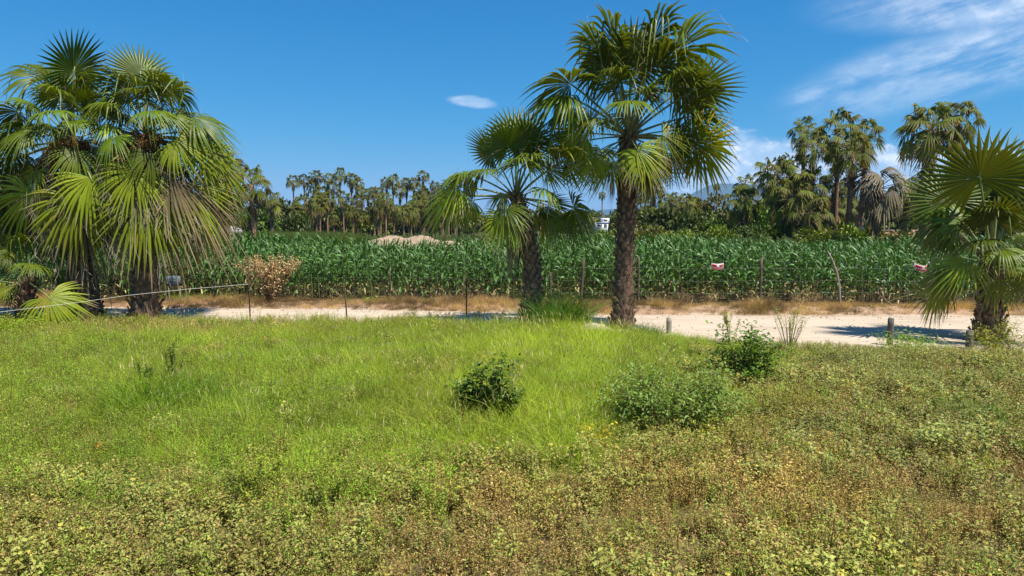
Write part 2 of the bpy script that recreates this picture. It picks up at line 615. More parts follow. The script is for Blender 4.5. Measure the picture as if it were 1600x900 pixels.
# ------------------------------------------------------------------ ground and road
def build_ground():
    xs = np.concatenate([[-12000, -5000, -2000, -800, -300, -140, -90], np.arange(-60, 60.1, 0.4), [90, 140, 300, 800, 2000, 5000, 12000]])
    ys = np.concatenate([[-9000, -2000, -400, -100, -30, -8], np.arange(0, 44, 0.3), np.arange(44, 80, 2.0), [90, 110, 150, 250, 500, 1200, 3000, 6000, 12000]])
    GX, GY = np.meshgrid(xs, ys, indexing='ij')
    GZ = ground_z(GX, GY)
    V = np.stack([GX, GY, GZ], -1).reshape(-1, 3)
    ny = len(ys)
    i, j = np.meshgrid(np.arange(len(xs) - 1), np.arange(ny - 1), indexing='ij')
    a = (i * ny + j).ravel()
    Fc = np.concatenate([np.stack([a, a + ny, a + ny + 1], 1), np.stack([a, a + ny + 1, a + 1], 1)])
    rf, rn, cf = road_far(V[:, 0]), road_near(V[:, 0]), corn_front(V[:, 0])
    n = fbm(V[:, 0], V[:, 1], 0.8, 3)[:, None]
    field = np.array([0.085, 0.085, 0.030]) * (1 - n) + np.array([0.17, 0.125, 0.06]) * n
    sand = np.array([0.52, 0.41, 0.30])
    straw = np.array([0.33, 0.20, 0.11]) * (1 - n) + np.array([0.44, 0.31, 0.21]) * n
    cornsoil = np.array([0.16, 0.115, 0.075])
    far = np.array([0.075, 0.095, 0.035])
    y = V[:, 1][:, None]
    C = np.where(y < rn[:, None] - 0.25, field, sand)
    C = np.where(y > rf[:, None], straw, C)
    C = np.where(y > cf[:, None] + 0.4, cornsoil, C)
    C = np.where(y > 55, far, C)
    g = Geo().add(V, Fc, C)
    return tag(g.obj('ground', M_soil, smooth=True), kind='structure')


build_ground()


def build_road():
    xs = np.arange(-90, 90.1, 0.5)
    ts = np.linspace(0, 1, 31)
    X_, T_ = np.meshgrid(xs, ts, indexing='ij')
    a = road_near(X_) - 0.15 + 0.35 * (fbm(X_, X_ * 0, 0.9, 5) - .5)
    b = road_far(X_) + 0.2 + 0.5 * (fbm(X_, X_ * 0, 0.7, 8) - .5)
    Y_ = a + (b - a) * T_
    Z_ = ground_z(X_, Y_) + 0.012 + 0.02 * (fbm(X_ * 0.3, Y_, 1.8, 3) - .3) * np.sin(T_ * math.pi)
    V = np.stack([X_, Y_, Z_], -1).reshape(-1, 3)
    ny = len(ts)
    i, j = np.meshgrid(np.arange(len(xs) - 1), np.arange(ny - 1), indexing='ij')
    k = (i * ny + j).ravel()
    Fc = np.concatenate([np.stack([k, k + ny, k + ny + 1], 1), np.stack([k, k + ny + 1, k + 1], 1)])
    T1, X1 = T_.ravel(), X_.ravel()
    wob = .04 * (fbm(X1, X1 * 0, .25, 12) - .5)
    rut = np.exp(-((T1 - .30 - wob) / .055) ** 2) + np.exp(-((T1 - .64 - wob) / .055) ** 2)
    rim = np.clip(1 - np.minimum(T1, 1 - T1) / .13, 0, 1) * (.3 + 1.2 * fbm(X1, T1 * 6, 1.1, 14))
    V[:, 2] -= .014 * rut * (.4 + fbm(X1, T1, .4, 2))
    C = np.ones((len(V), 3)) * (1 + .06 * rut[:, None]) * (1 - .20 * np.clip(rim, 0, 1)[:, None] * np.array([.7, 1.0, 1.25])) * (1 - .07 * (fbm(X1, T1 * 5, .6, 17)[:, None]))
    return tag(Geo().add(V, Fc, C).obj('dirt_road', M_road, smooth=True), kind='structure')


build_road()


# ------------------------------------------------------------------ scatter (geometry nodes; the copies belong to the stuff object itself)
def scatter(name, pts, rots, scl, idx, tint, sources, mat, kind='stuff', label=None, cat=None):
    n = len(pts)
    me = bpy.data.meshes.new(name)
    me.vertices.add(n)
    me.vertices.foreach_set('co', np.asarray(pts, np.float32).ravel())
    for nm, ty, arr, key in (('rot', 'FLOAT_VECTOR', rots, 'vector'), ('scl', 'FLOAT', scl, 'value'), ('idx', 'INT', idx, 'value')):
        a = me.attributes.new(nm, ty, 'POINT')
        a.data.foreach_set(key, np.asarray(arr, np.int32 if ty == 'INT' else np.float32).ravel())
    a = me.attributes.new('tint', 'FLOAT_COLOR', 'POINT')
    a.data.foreach_set('color', np.hstack([tint, np.ones((n, 1))]).astype(np.float32).ravel())
    me.materials.append(mat)
    o = link(name, me)
    tag(o, label, cat, None, kind)
    ng = bpy.data.node_groups.new(name + '_scatter', 'GeometryNodeTree')
    ng.interface.new_socket('Geometry', in_out='INPUT', socket_type='NodeSocketGeometry')
    ng.interface.new_socket('Geometry', in_out='OUTPUT', socket_type='NodeSocketGeometry')
    N, Lk = ng.nodes, ng.links
    gi, go = N.new('NodeGroupInput'), N.new('NodeGroupOutput')
    join = N.new('GeometryNodeJoinGeometry')
    for k, s in enumerate(sources):
        so = bpy.data.objects.new(name + '_source', s)
        oi = N.new('GeometryNodeObjectInfo')
        oi.inputs['Object'].default_value = so
        oi.inputs['As Instance'].default_value = False
        g2i = N.new('GeometryNodeGeometryToInstance')
        Lk.new(oi.outputs['Geometry'], g2i.inputs[0])
        Lk.new(g2i.outputs[0], join.inputs[0])
    iop = N.new('GeometryNodeInstanceOnPoints')
    iop.inputs['Pick Instance'].default_value = True

    def named(nm, ty):
        q = N.new('GeometryNodeInputNamedAttribute')
        q.data_type = ty
        q.inputs['Name'].default_value = nm
        return q.outputs['Attribute']
    e2r = N.new('FunctionNodeEulerToRotation')
    Lk.new(named('rot', 'FLOAT_VECTOR'), e2r.inputs[0])
    Lk.new(gi.outputs[0], iop.inputs['Points'])
    Lk.new(join.outputs[0], iop.inputs['Instance'])
    Lk.new(e2r.outputs[0], iop.inputs['Rotation'])
    Lk.new(named('scl', 'FLOAT'), iop.inputs['Scale'])
    Lk.new(named('idx', 'INT'), iop.inputs['Instance Index'])
    Lk.new(iop.outputs[0], go.inputs[0])
    md = o.modifiers.new('scatter', 'NODES')
    md.node_group = ng
    return o


# ------------------------------------------------------------------ fan palm leaves
def gdir(e):
    return np.array([0, math.cos(e), math.sin(e)])


def fan(e, R=1.06, pet=1.4, nseg=36, A=R_(120), droop=1.0, age=0.3, dead=False, spans=(.04, .24, .48, .60, .72, .86, 1.0), base=(0.050, 0.110, 0.022), fibres=4, fold=0.12, tilt=None, sag=None, fuse=0.48, wild=1.0):
    """one fan leaf, petiole leaving the origin at elevation E towards +Y; gravity is -Z"""
    if sag is None:
        sag = R_(6 + 16 * max(0, math.cos(e)))
    if tilt is None:
        tilt = R_(4 + 30 * max(0, math.cos(e)) ** 1.5)
    P = [np.zeros(3)]
    for k in range(7):
        P.append(P[-1] + gdir(e - sag * (k + .5) / 7) * pet / 7)
    be = max(e - sag - tilt, R_(-88))
    Fv, Nv, Xv = gdir(be), np.array([0, -math.sin(be), math.cos(be)]), np.array([1.0, 0, 0])
    if dead:
        pc0, pc1 = (0.20, 0.14, 0.09), (0.22, 0.16, 0.10)
    else:
        pc0, pc1 = (0.22, 0.20, 0.07), (0.20, 0.26, 0.06)
    gp = Geo().tube(P + [P[-1] + Fv * R * 0.10], np.linspace(0.030, 0.014, len(P) + 1), 5, np.linspace(pc0, pc1, len(P) + 1))
    gb = Geo()
    s = np.array(spans)
    k = len(s)
    base = np.array(base, float)
    O = P[-1]
    brown = np.array([0.26, 0.17, 0.09]) if age < 0.7 else np.array([0.34, 0.25, 0.15])
    verts, cols, faces = [], [], []
    off = 0
    for i in range(nseg):
        a = A * (2 * (i + .5) / nseg - 1) + rng.normal() * 0.018 * wild
        if rng.random() < 0.05 * wild:
            continue
        da = A / nseg
        RR = R * (0.80 + 0.20 * math.cos(a * 0.75)) * (1 + 0.16 * wild * (rng.random() - .6))
        r = s * RR
        w0 = fuse * R * math.tan(da) * 1.03
        wv = np.where(s <= fuse, r * math.tan(da) * 1.03, w0 * np.clip(1 - (s - fuse) / (1 - fuse), 0, 1) ** 0.80)
        wv[-1] = 0.0015
        dr = droop * (0.75 + 0.5 * rng.random())
        if rng.random() < 0.16 * wild:
            dr *= 2.6
        d = dr * np.clip(s - 0.36, 0, 1) ** 1.5 * RR
        r2 = r - 0.30 * d
        x, y = r2 * math.sin(a), r2 * math.cos(a)
        z = -0.16 * np.where(y > 0, y * y, 0) / R - fold * np.abs(x)
        z = z + 0.03 * wild * rng.normal() * s
        c = O + x[:, None] * Xv + y[:, None] * Fv + z[:, None] * Nv + d[:, None] * np.array([0, 0, -1.0])
        side = math.cos(a) * Xv - math.sin(a) * Fv
        pl = (0.55 * wv)[:, None] * Nv
        L, Rt = c + side * wv[:, None] - pl, c - side * wv[:, None] - pl
        C = c + pl * 0.6
        verts.append(np.concatenate([L, C, Rt]))
        kcol = base * (0.85 + 0.3 * rng.random()) * (1 + 0.25 * (rng.random(3) - .5) * np.array([1, .3, 1]))
        cc = np.tile(kcol, (k, 1)) * (1 - 0.15 * (1 - s))[:, None]
        yel = np.array([0.20, 0.24, 0.04])
        cc = cc * (1 - age * 0.5 * s[:, None] ** 2) + yel * (age * 0.5 * s[:, None] ** 2)
        tb = np.clip((s - (1.02 - 0.28 * age * (0.4 + rng.random()))) / 0.08, 0, 1)[:, None]
        cc = cc * (1 - tb) + brown * tb
        cols.append(np.tile(cc, (3, 1)))
        for q in range(k - 1):
            for o0, o1 in ((0, k), (k, 2 * k)):
                p0, p1 = off + o0 + q, off + o1 + q
                faces += [(p0, p1, p1 + 1), (p0, p1 + 1, p0 + 1)]
        off += 3 * k
    gb.add(np.concatenate(verts), faces, np.concatenate(cols))
    for _ in range(fibres):
        a = A * (2 * rng.random() - 1)
        r0 = R * (0.5 + 0.35 * rng.random())
        p = O + r0 * math.sin(a) * Xv + r0 * math.cos(a) * Fv - np.array([0, 0, 0.1 * R])
        path = [p]
        for q in range(4):
            path.append(path[-1] + np.array([rng.normal() * .05, rng.normal() * .05, -0.09 - 0.05 * rng.random()]))
        gb.tube(path, 0.0022, 3, (0.50, 0.46, 0.36), cap=False)
    return gb, gp


FAN = {}


def fan_lib(kind, es, **kw):
    for e in es:
        for s_ in range(2):
            gb, gp = fan(R_(e), **kw)
            dead = kw.get('dead', False)
            FAN[(kind, e, s_)] = (gb.mesh('frond', M_dead if dead else (M_palm_far if kind.startswith('mid') else M_palm), smooth=False), gp.mesh('petiole', M_dead if dead else M_pet), gb, gp)


fan_lib('stiff', [84, 60, 35, 10], R=1.08, pet=1.6, droop=0.10, age=0.05, A=R_(150), base=(0.080, 0.122, 0.006), fibres=3, fold=0.03, tilt=R_(6), wild=.35, fuse=.5)
fan_lib('green', [84, 62, 40, 18, -5, -30], droop=0.72, age=0.25, base=(0.100, 0.145, 0.005))
fan_lib('old', [30, 8, -15, -40, -62], droop=0.5, age=0.80, base=(0.23, 0.28, 0.010), fibres=8, fold=0.12)
fan_lib('dead', [-20, -45, -65, -80], droop=0.9, age=1.0, dead=True, A=R_(80), nseg=26, base=(0.16, 0.105, 0.06), fibres=12, fold=0.35)
BR = 1.12


def frond(root, origin, az, e, kind='green', sc=1.0, roll=0.0, face=None, name='frond'):
    """adds one leaf (blade + its petiole child) to ROOT; az in radians from +X, e elevation in degrees"""
    keys = sorted({k[1] for k in FAN if k[0] == kind}, key=lambda q: abs(q - e))
    e0 = keys[0]
    me, mp, gb, gp = FAN[(kind, e0, random.randint(0, 1))]
    ax = Vector(gdir(R_(e0)))
    M0 = rot('Z', az - math.pi / 2) @ rot('X', R_(e - e0))
    if face:
        wld = root.matrix_world if root.matrix_world else Matrix()
        cdir = (Vector((0, 0, H)) - (Vector(root.location) + Vector(origin))).normalized()
        best = (0, -1)
        for q in range(-9, 10):
            a = R_(q * 10)
            nrm = (M0 @ rot(ax, a)).to_3x3() @ Vector((0, -math.sin(R_(e0 - 15)), math.cos(R_(e0 - 15))))
            v = abs(nrm.dot(cdir)) - abs(q) * 0.004
            if v > best[1]:
                best = (a, v)
        roll = best[0] * face
    M = Matrix.Translation(origin) @ M0 @ rot(ax, roll) @ Matrix.Scale(sc, 4)
    b = link(name, me, root)
    b.matrix_basis = M
    p = link('petiole', mp, b)
    return b


def boot_mesh(seed):
    g = Geo()
    n = 5
    L, W = 0.20, 0.13
    V, C = [], []
    for i in range(n):
        t = i / (n - 1)
        ww = W * (1 - 0.55 * t) * 0.5
        out = 0.015 + 0.065 * t ** 1.5
        z = L * t
        V += [(-ww, out - .02, z), (0, out + 0.02 * (1 - t), z + 0.01), (ww, out - .02, z)]
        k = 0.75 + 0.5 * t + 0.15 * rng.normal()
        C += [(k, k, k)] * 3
    Fc = []
    for i in range(n - 1):
        a = 3 * i
        Fc += [(a, a + 1, a + 4), (a, a + 4, a + 3), (a + 1, a + 2, a + 5), (a + 1, a + 5, a + 4)]
    V = np.array(V)
    V[:, 0] += rng.normal(size=len(V)) * 0.008
    V[-3:, 2] += rng.normal(size=3) * 0.03
    back = V.copy()
    back[:, 1] -= 0.022
    g.add(V, Fc, np.array(C))
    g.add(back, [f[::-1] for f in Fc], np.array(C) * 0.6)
    m = len(V)
    edge = [0, 3, 6, 9, 12, 13, 14, 11, 8, 5, 2]
    ed = []
    for a, b in zip(edge[:-1], edge[1:]):
        ed += [(a, b, b + m), (a, b + m, a + m)]
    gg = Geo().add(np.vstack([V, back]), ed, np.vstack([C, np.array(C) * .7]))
    return g.merge(gg).mesh('leaf_base', M_boot)


BOOTS = [boot_mesh(i) for i in range(4)]


def trunk(root, top, r0, r1, bend=(0, 0), boots=240, flare=0.35, col_lo=(1.25, 1.2, 1.15), col_hi=(0.9, 0.62, 0.5), bare=0.0, bsc=1.0):
    """tapered trunk from the root's origin to TOP (relative), wrapped in old leaf bases"""
    top = np.array(top, float)
    n = 22
    t = np.linspace(-0.04, 1, n)
    P = top[None, :] * t[:, None] + np.stack([bend[0] * np.sin(t * math.pi), bend[1] * np.sin(t * math.pi), 0 * t], 1)
    rad = (r0 + (r1 - r0) * t) * (1 + flare * np.exp(-np.clip(t, 0, 1) * 9)) * (1 + 0.05 * np.sin(t * 37))
    col = np.array(col_lo)[None, :] * (1 - t[:, None]) + np.array(col_hi)[None, :] * t[:, None]
    tr = Geo().tube(P, rad, 14, col * 0.75, jit=0.09).obj('trunk', M_bark, root, smooth=True)
    ga = math.pi * (3 - math.sqrt(5))
    for i in range(boots):
        q = bare + (1 - bare) * (i + 0.5) / boots
        c = np.array([np.interp(q, t, P[:, a]) for a in range(3)])
        rr = np.interp(q, t, rad)
        th = i * ga * 1.0 + rng.normal() * 0.08
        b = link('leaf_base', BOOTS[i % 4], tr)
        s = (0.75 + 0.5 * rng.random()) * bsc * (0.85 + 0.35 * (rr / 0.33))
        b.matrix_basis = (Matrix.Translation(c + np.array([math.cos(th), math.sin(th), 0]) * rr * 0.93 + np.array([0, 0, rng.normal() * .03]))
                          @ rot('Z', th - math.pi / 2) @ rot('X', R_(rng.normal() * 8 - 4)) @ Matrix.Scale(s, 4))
    return tr


def fruit(root, origin, az, L=1.0):
    """a hanging stalk of small orange-brown fruit"""
    g = Geo()
    d = np.array([math.cos(az), math.sin(az), 0])
    o = np.array(origin, float)
    path = [o + d * L * 0.55 * math.sin(t * 1.6) + np.array([0, 0, 0.15 * math.sin(t * 3) - L * 0.9 * t * t]) for t in np.linspace(0, 1, 8)]
    g.tube(path, 0.012, 4, (0.30, 0.20, 0.10))
    for p in path[3:]:
        for _ in range(14):
            e_ = p + np.array([rng.normal() * .10, rng.normal() * .10, -0.22 - .2 * rng.random()])
            g.tube([p, (p + e_) / 2 + rng.normal(size=3) * .03, e_], 0.003, 3, (0.28, 0.18, 0.09), cap=False)
            q = p + (e_ - p) * rng.random((12, 1)) + rng.normal(size=(12, 3)) * 0.025
            g.leaves(q, unit(12), 0.045, 0.038, jitter((0.26, 0.13, 0.045), 12, 0.5))
    return g.obj('fruit_cluster', M_dead, root)


def px_palm(label, base_px, D=None, top_px=None, **kw):
    pass


def hero_palm(name, label, base_px, crown_px, r0, r1, heroes, fill, boots=240, bend=(0, 0), seed=1, fill_sc=1.0, e_hi=84, e_lo=-35, deadn=0, group='fan palms beside the dirt road', tilt_crown=(0, 0), depth_top=0.0, fruits=0, kinds=None, bsc=1.0, dead_sc=0.8, hsc=1.0):
    random.seed(seed)
    B = at(*base_px)
    B.z = float(ground_z(B.x, B.y))
    T = pt(crown_px[0], crown_px[1], B.y + depth_top)
    root = empty(name, B, label, 'palm tree', group)
    top = T - B
    trunk(root, top, r0, r1, bend, boots, bsc=bsc)
    for (px, py, dep, face, kind) in heroes:
        tgt = pt(px, py, B.y + depth_top + dep)
        v = tgt - T
        az = math.atan2(v.y, v.x)
        e = math.degrees(math.asin(max(-1, min(1, v.z / v.length))))
        # the leaf sags below its first direction
        e1 = min(88, e + 9 + 12 * max(0, math.cos(R_(e))))
        reach = 1.5
        frond(root, top + Vector((0, 0, -0.03)), az, e1, kind, hsc * (min(1.7, max(0.8, v.length / 1.6)) if kind == 'stiff' else max(0.5, v.length / reach)), 0.0, face)
    ga = math.pi * (3 - math.sqrt(5))
    for i in range(fill):
        q = (i + .5) / fill
        e = e_hi + (e_lo - e_hi) * q + random.gauss(0, 5)
        az = i * ga + random.gauss(0, .2) + seed
        kind = 'green' if e > 5 else ('old' if random.random() < .6 else 'green')
        frond(root, top + Vector((0, 0, 0.10 - 0.35 * q)), az, e, kind, fill_sc * random.uniform(0.85, 1.08), random.gauss(0, .35))
    for i in range(deadn):
        frond(root, top + Vector((0, 0, -0.35 - 0.3 * random.random())), i * ga * 1.3, random.uniform(-75, -40), 'dead', random.uniform(0.8, 1.1) * dead_sc, random.gauss(0, .4), name='dead_frond')
    for i in range(fruits):
        fruit(root, top + Vector((0, 0, 0.1)), -math.pi / 2 + random.uniform(-1.5, 1.5), random.uniform(1.0, 1.9))
    return root


# tall palm right of the middle
hero_palm('fan_palm', 'tallest near fan palm, full round green crown on thick brown trunk', (972, 513), (982, 212), 0.25, 0.24, [
    (1000, 96, -0.15, 1, 'stiff'), (1000, 72, 0.3, 1, 'green'), (932, 66, 0.3, .5, 'green'), (1048, 64, 0.4, .6, 'green'), (908, 88, 0.5, .4, 'green'),
    (925, 112, -0.2, .7, 'green'), (955, 125, -0.8, .6, 'green'), (1060, 108, -0.3, .8, 'green'), (1085, 92, 0.5, .6, 'green'),
    (866, 148, 0.3, .5, 'green'), (872, 165, -0.6, .3, 'green'), (878, 192, 0.0, .4, 'green'), (1085, 152, 0.2, .35, 'green'), (1072, 135, -0.6, .3, 'green'), (1098, 165, -0.2, .5, 'stiff'),
    (980, 165, -1.4, .0, 'green'), (1010, 150, 1.0, .5, 'green'),
    (918, 235, -0.9, .9, 'old'), (938, 262, -0.8, .8, 'old'), (990, 245, -1.2, .4, 'old'), (1030, 228, -1.1, .6, 'old'), (1062, 238, -0.7, .8, 'green'), (1078, 250, 0.1, .7, 'old'),
    (905, 240, -0.2, .6, 'green'), (960, 262, -0.6, .7, 'old'), (1045, 262, -0.5, .7, 'old'), (1095, 262, 0.0, .8, 'old'), (945, 262, 0.7, .8, 'green'), (1010, 262, 0.9, .7, 'old'), (912, 205, 0.3, .6, 'old'), (1090, 205, 0.3, .5, 'green')],
    8, 250, seed=3, fill_sc=0.92, e_lo=-30, hsc=.98, deadn=5, dead_sc=.6)
# leaning shorter palm left of it
hero_palm('fan_palm', 'short leaning fan palm left of the tallest one, dark narrow trunk', (828, 511), (806, 308), 0.26, 0.19, [
    (780, 232, -0.5, 1, 'stiff'), (806, 215, 0.3, .4, 'stiff'), (840, 230, 0.1, .9, 'stiff'), (875, 235, 0.5, .5, 'green'), (760, 250, 0.5, .7, 'stiff'),
    (718, 285, 0.0, .2, 'green'), (708, 312, -0.7, .5, 'old'), (698, 334, -0.5, .6, 'old'), (790, 350, -1.1, .3, 'old'), (865, 275, -0.6, .6, 'old'),
    (900, 262, 0.1, .5, 'old'), (865, 352, -0.2, .4, 'green'), (895, 345, 0.2, .5, 'green'), (835, 255, -1.0, .3, 'green'), (812, 262, -1.2, .2, 'green'),
    (740, 330, 0.5, .6, 'old'), (850, 335, 0.9, .6, 'green')],
    7, 230, bend=(0.25, 0), seed=5, fill_sc=0.85, e_lo=-25, deadn=5, dead_sc=.6)
# low palm at the right edge, large stiff fans
hero_palm('fan_palm', 'low young fan palm with huge stiff round fans, right of the bollards', (1544, 531), (1549, 412), 0.30, 0.22, [
    (1502, 272, -0.6, 1, 'stiff'), (1556, 338, -0.9, 1, 'stiff'), (1578, 262, -0.1, 1, 'stiff'), (1448, 325, 0.2, 1, 'stiff'), (1462, 378, 0.3, .4, 'green'),
    (1508, 428, -0.9, .3, 'old'), (1472, 462, -0.2, .6, 'old'), (1480, 410, 0.6, .6, 'green'), (1560, 455, -1.1, .2, 'old'), (1618, 300, 0.0, 1, 'stiff'), (1640, 400, -0.3, .6, 'green'),
    (1480, 350, -.3, .9, 'green'), (1522, 378, -.8, .7, 'green'), (1602, 375, -.6, .8, 'green'), (1590, 430, -.8, .5, 'old'), (1440, 352, .1, .8, 'green'), (1600, 345, 0.5, .8, 'stiff'), (1520, 330, 0.8, .8, 'stiff'), (1610, 440, 0.1, .4, 'green'), (1505, 385, 0.9, .4, 'stiff'), (1590, 300, 0.7, .9, 'stiff'), (1565, 400, -1.3, .1, 'green')],
    9, 130, seed=8, fill_sc=0.95, e_lo=-20, bsc=1.1, hsc=.88)
# two old palms at the left
hero_palm('fan_palm', 'thick fan palm with dead fruit stalks, right one of the left pair', (226, 503), (228, 212), 0.36, 0.29, [
    (218, 112, 0.1, .5, 'stiff'), (245, 120, 0.4, .7, 'green'), (262, 135, 0.2, .8, 'green'), (296, 152, -0.1, 1, 'green'), (175, 135, 0.1, .7, 'green'), (205, 150, -0.9, .3, 'green'),
    (330, 225, 0.2, .3, 'green'), (268, 240, -1.1, .5, 'old'), (310, 250, -0.5, .5, 'old'), (335, 275, 0.1, .5, 'old'), (340, 300, 0.5, .5, 'green'),
    (213, 285, -1.2, .3, 'old'), (230, 335, -0.9, .4, 'old'), (165, 205, -0.9, .3, 'old'), (285, 310, -0.6, .5, 'old'), (315, 335, 0.2, .5, 'green'),
    (255, 190, -1.0, .3, 'green'), (190, 275, -0.9, .5, 'dead'), (225, 290, -1.0, .4, 'dead'), (262, 300, -0.9, .5, 'dead'), (205, 325, -0.6, .5, 'dead'), (245, 345, -0.5, .5, 'dead'), (300, 320, -0.3, .5, 'dead'), (310, 200, -0.6, .4, 'green'), (185, 175, 0.8, .6, 'green'), (345, 250, .8, .5, 'green'), (300, 345, .6, .5, 'old')],
    22, 220, seed=11, fill_sc=0.98, e_lo=-42, deadn=16, fruits=14, dead_sc=.75, hsc=.97)
hero_palm('fan_palm', 'thick fan palm, left one of the left pair, bright fans hanging', (138, 503), (112, 220), 0.38, 0.29, [
    (42, 118, 0.2, .6, 'green'), (75, 150, -0.4, 1, 'stiff'), (135, 165, -0.3, 1, 'stiff'), (135, 112, 0.3, .6, 'stiff'), (105, 120, 0.6, .6, 'green'),
    (20, 190, 0.1, .4, 'green'), (15, 215, -0.6, .4, 'green'), (22, 255, 0.0, .4, 'green'), (8, 285, 0.2, .4, 'old'), (150, 275, -0.9, .5, 'dead'), (100, 300, -0.9, .4, 'dead'), (130, 350, -0.5, .5, 'dead'), (80, 340, -0.4, .5, 'dead'), (62, 320, -1.0, .5, 'old'),
    (120, 330, -1.1, .4, 'old'), (138, 295, -1.2, .4, 'old'), (85, 205, -1.1, .3, 'green'), (30, 320, 0.2, .6, 'green'), (165, 300, 0.4, .6, 'green')],
    24, 220, bend=(-0.1, 0), seed=13, fill_sc=0.98, e_lo=-42, deadn=16, fruits=12, dead_sc=.75, hsc=.97)
# small shaded palm in the corner under them
hero_palm('fan_palm', 'small shaded fan palm at the left edge, one pale frond touching the grass', (38, 508), (44, 440), 0.24, 0.20, [
    (68, 482, -1.1, .6, 'old'), (10, 400, -0.4, .5, 'green'), (60, 392, 0.2, .7, 'green'), (95, 405, 0.1, .5, 'green'), (15, 420, 0.4, .6, 'green'),
    (15, 452, -0.6, .2, 'old'), (92, 455, 0.2, .5, 'green'), (40, 385, .5, .8, 'green')],
    8, 50, seed=17, fill_sc=0.8, e_lo=0, deadn=7, dead_sc=.55)
hero_palm('fan_palm', 'fan palm cut by the left border of the picture', (-75, 500), (-40, 285), 0.32, 0.26, [
    (8, 330, -0.2, .5, 'green'), (20, 360, 0.2, .5, 'old'), (5, 305, 0.4, .4, 'old')],
    22, 120, seed=19, fill_sc=1.1, e_lo=-55, deadn=10)

# ------------------------------------------------------------------ palms farther off
lod_kw = dict(nseg=17, spans=(.05, .5, 1.0), fibres=0)
fan_lib('mid', [80, 55, 30, 5, -25], droop=0.9, age=0.3, base=(0.090, 0.118, 0.006), **lod_kw)
fan_lib('mid_old', [0, -30], droop=1.0, age=0.9, base=(0.19, 0.20, 0.02), **lod_kw)
fan_lib('mid_dead', [-50, -75, -85], droop=0.6, age=1.0, dead=True, A=R_(60), base=(0.13, 0.095, 0.065), fold=0.4, nseg=9, spans=(.05, .5, 1.0), fibres=0)
fan_lib('mid_grey', [20, -10, -40, -75], droop=1.6, age=1.0, dead=True, A=R_(75), base=(0.17, 0.135, 0.10), fold=0.4, nseg=9, spans=(.05, .4, .7, 1.0), fibres=0)
fan_lib('mid_white', [-60, -78], droop=0.5, age=1.0, dead=True, A=R_(30), base=(0.50, 0.48, 0.44), fold=0.4, nseg=5, spans=(.05, .5, 1.0), fibres=0)


def mid_palm(label, crown_px, D, crown_r, trunk_r=0.18, n=26, skirt=16, skirt_len=1.0, kind='mid', seed=0, lean=0.0, clean=False, e_lo=-35, name='fan_palm', group='palms standing behind the corn field', boots=0):
    random.seed(seed)
    T = pt(crown_px[0], crown_px[1], D)
    root = empty(name, (T.x + lean, D, 0), label, 'palm tree', group)
    top = Vector((-lean, 0, T.z))
    t = np.linspace(0, 1, 10)
    path = np.stack([-lean * t ** 1.4, 0 * t, T.z * t], 1)
    Geo().tube(path, trunk_r * (1.25 - 0.4 * t), 8, (1.5, 1.35, 1.25) if not clean else (1.9, 1.7, 1.5), jit=0.25).obj('trunk', M_bark, root, smooth=False)
    ga = math.pi * (3 - math.sqrt(5))
    sc = crown_r / 2.25
    for i in range(n):
        q = (i + .5) / n
        e = 84 + (e_lo - 84) * q + random.gauss(0, 6)
        k = kind if (e > -5 or kind != 'mid') else random.choice(['mid', 'mid_old'])
        frond(root, top + Vector((0, 0, -0.3 * q * sc)), i * ga + random.gauss(0, .2), e, k, sc * random.uniform(.85, 1.1), random.gauss(0, .45))
    for i in range(skirt):
        q = (i + .5) / max(1, skirt)
        frond(root, top + Vector((0, 0, -0.25 - q * skirt_len)), i * ga * 1.1, random.uniform(-86, -60), 'mid_dead' if kind != 'mid_grey' else 'mid_grey', sc * random.uniform(.55, .8), random.gauss(0, .5), name='dead_frond')
    return root


mid_palm('slim tall palm, leftmost of the high group on the right behind the corn', (1257, 205), 66, 1.8, .16, 24, 8, .8, seed=21)
mid_palm('palm with long brown skirt hanging in front of the slim tall one', (1271, 228), 60, 1.9, .18, 22, 22, 2.2, seed=22)
mid_palm('tall full-crowned palm in the middle of the right group', (1311, 207), 62, 2.6, .2, 26, 20, 1.8, seed=23)
mid_palm('palm with bright lower fans and rough trunk, in front of the tall full one', (1331, 240), 58, 2.4, .22, 26, 16, 1.3, seed=24, e_lo=-25)
mid_palm('tall palm, rightmost crown of the right group above the dead grey one', (1352, 214), 65, 2.2, .18, 24, 14, 1.2, seed=25)
mid_palm('bushy palm at the left of the dense dark clump behind the corn', (1211, 275), 60, 2.3, .2, 26, 20, 2.5, seed=26)
mid_palm('bushy palm high in the middle of the dense dark clump', (1236, 268), 61, 2.3, .2, 26, 20, 2.5, seed=27)
mid_palm('bushy palm low in the middle of the dense dark clump', (1236, 308), 58.5, 2.4, .22, 26, 20, 2.5, seed=28)
mid_palm('bushy palm at the right of the dense dark clump', (1264, 296), 59, 2.5, .22, 26, 22, 2.5, seed=29)
mid_palm('low dark palm at the foot of the dense clump', (1262, 332), 57, 2.3, .22, 24, 22, 1.6, seed=30)
mid_palm('bare grey trunked palm left of the tall full-crowned one', (1303, 290), 64, 1.7, .24, 20, 4, .6, seed=31)
dead = mid_palm('dead grey palm with drooping bleached fronds and whitish trunk', (1374, 292), 58, 2.5, .22, 46, 26, 1.0, kind='mid_grey', seed=32, e_lo=-60)
for i in range(26):
    frond(dead, Vector((0, 0, 1.9 + 0.11 * i)), i * 2.4, random.uniform(-80, -62), 'mid_white', .42, random.gauss(0, .5), name='bleached_frond')
whiteskirt = mid_palm('short palm stump hung with whitish dead fronds beside the dead palm', (1340, 335), 57.5, 1.0, .2, 3, 0, seed=33, kind='mid_grey', e_lo=-40)
for i in range(30):
    frond(whiteskirt, Vector((0, 0, 1.7 + 0.07 * i)), i * 2.4, random.uniform(-76, -52), 'mid_white', .62, random.gauss(0, .4), name='bleached_frond')
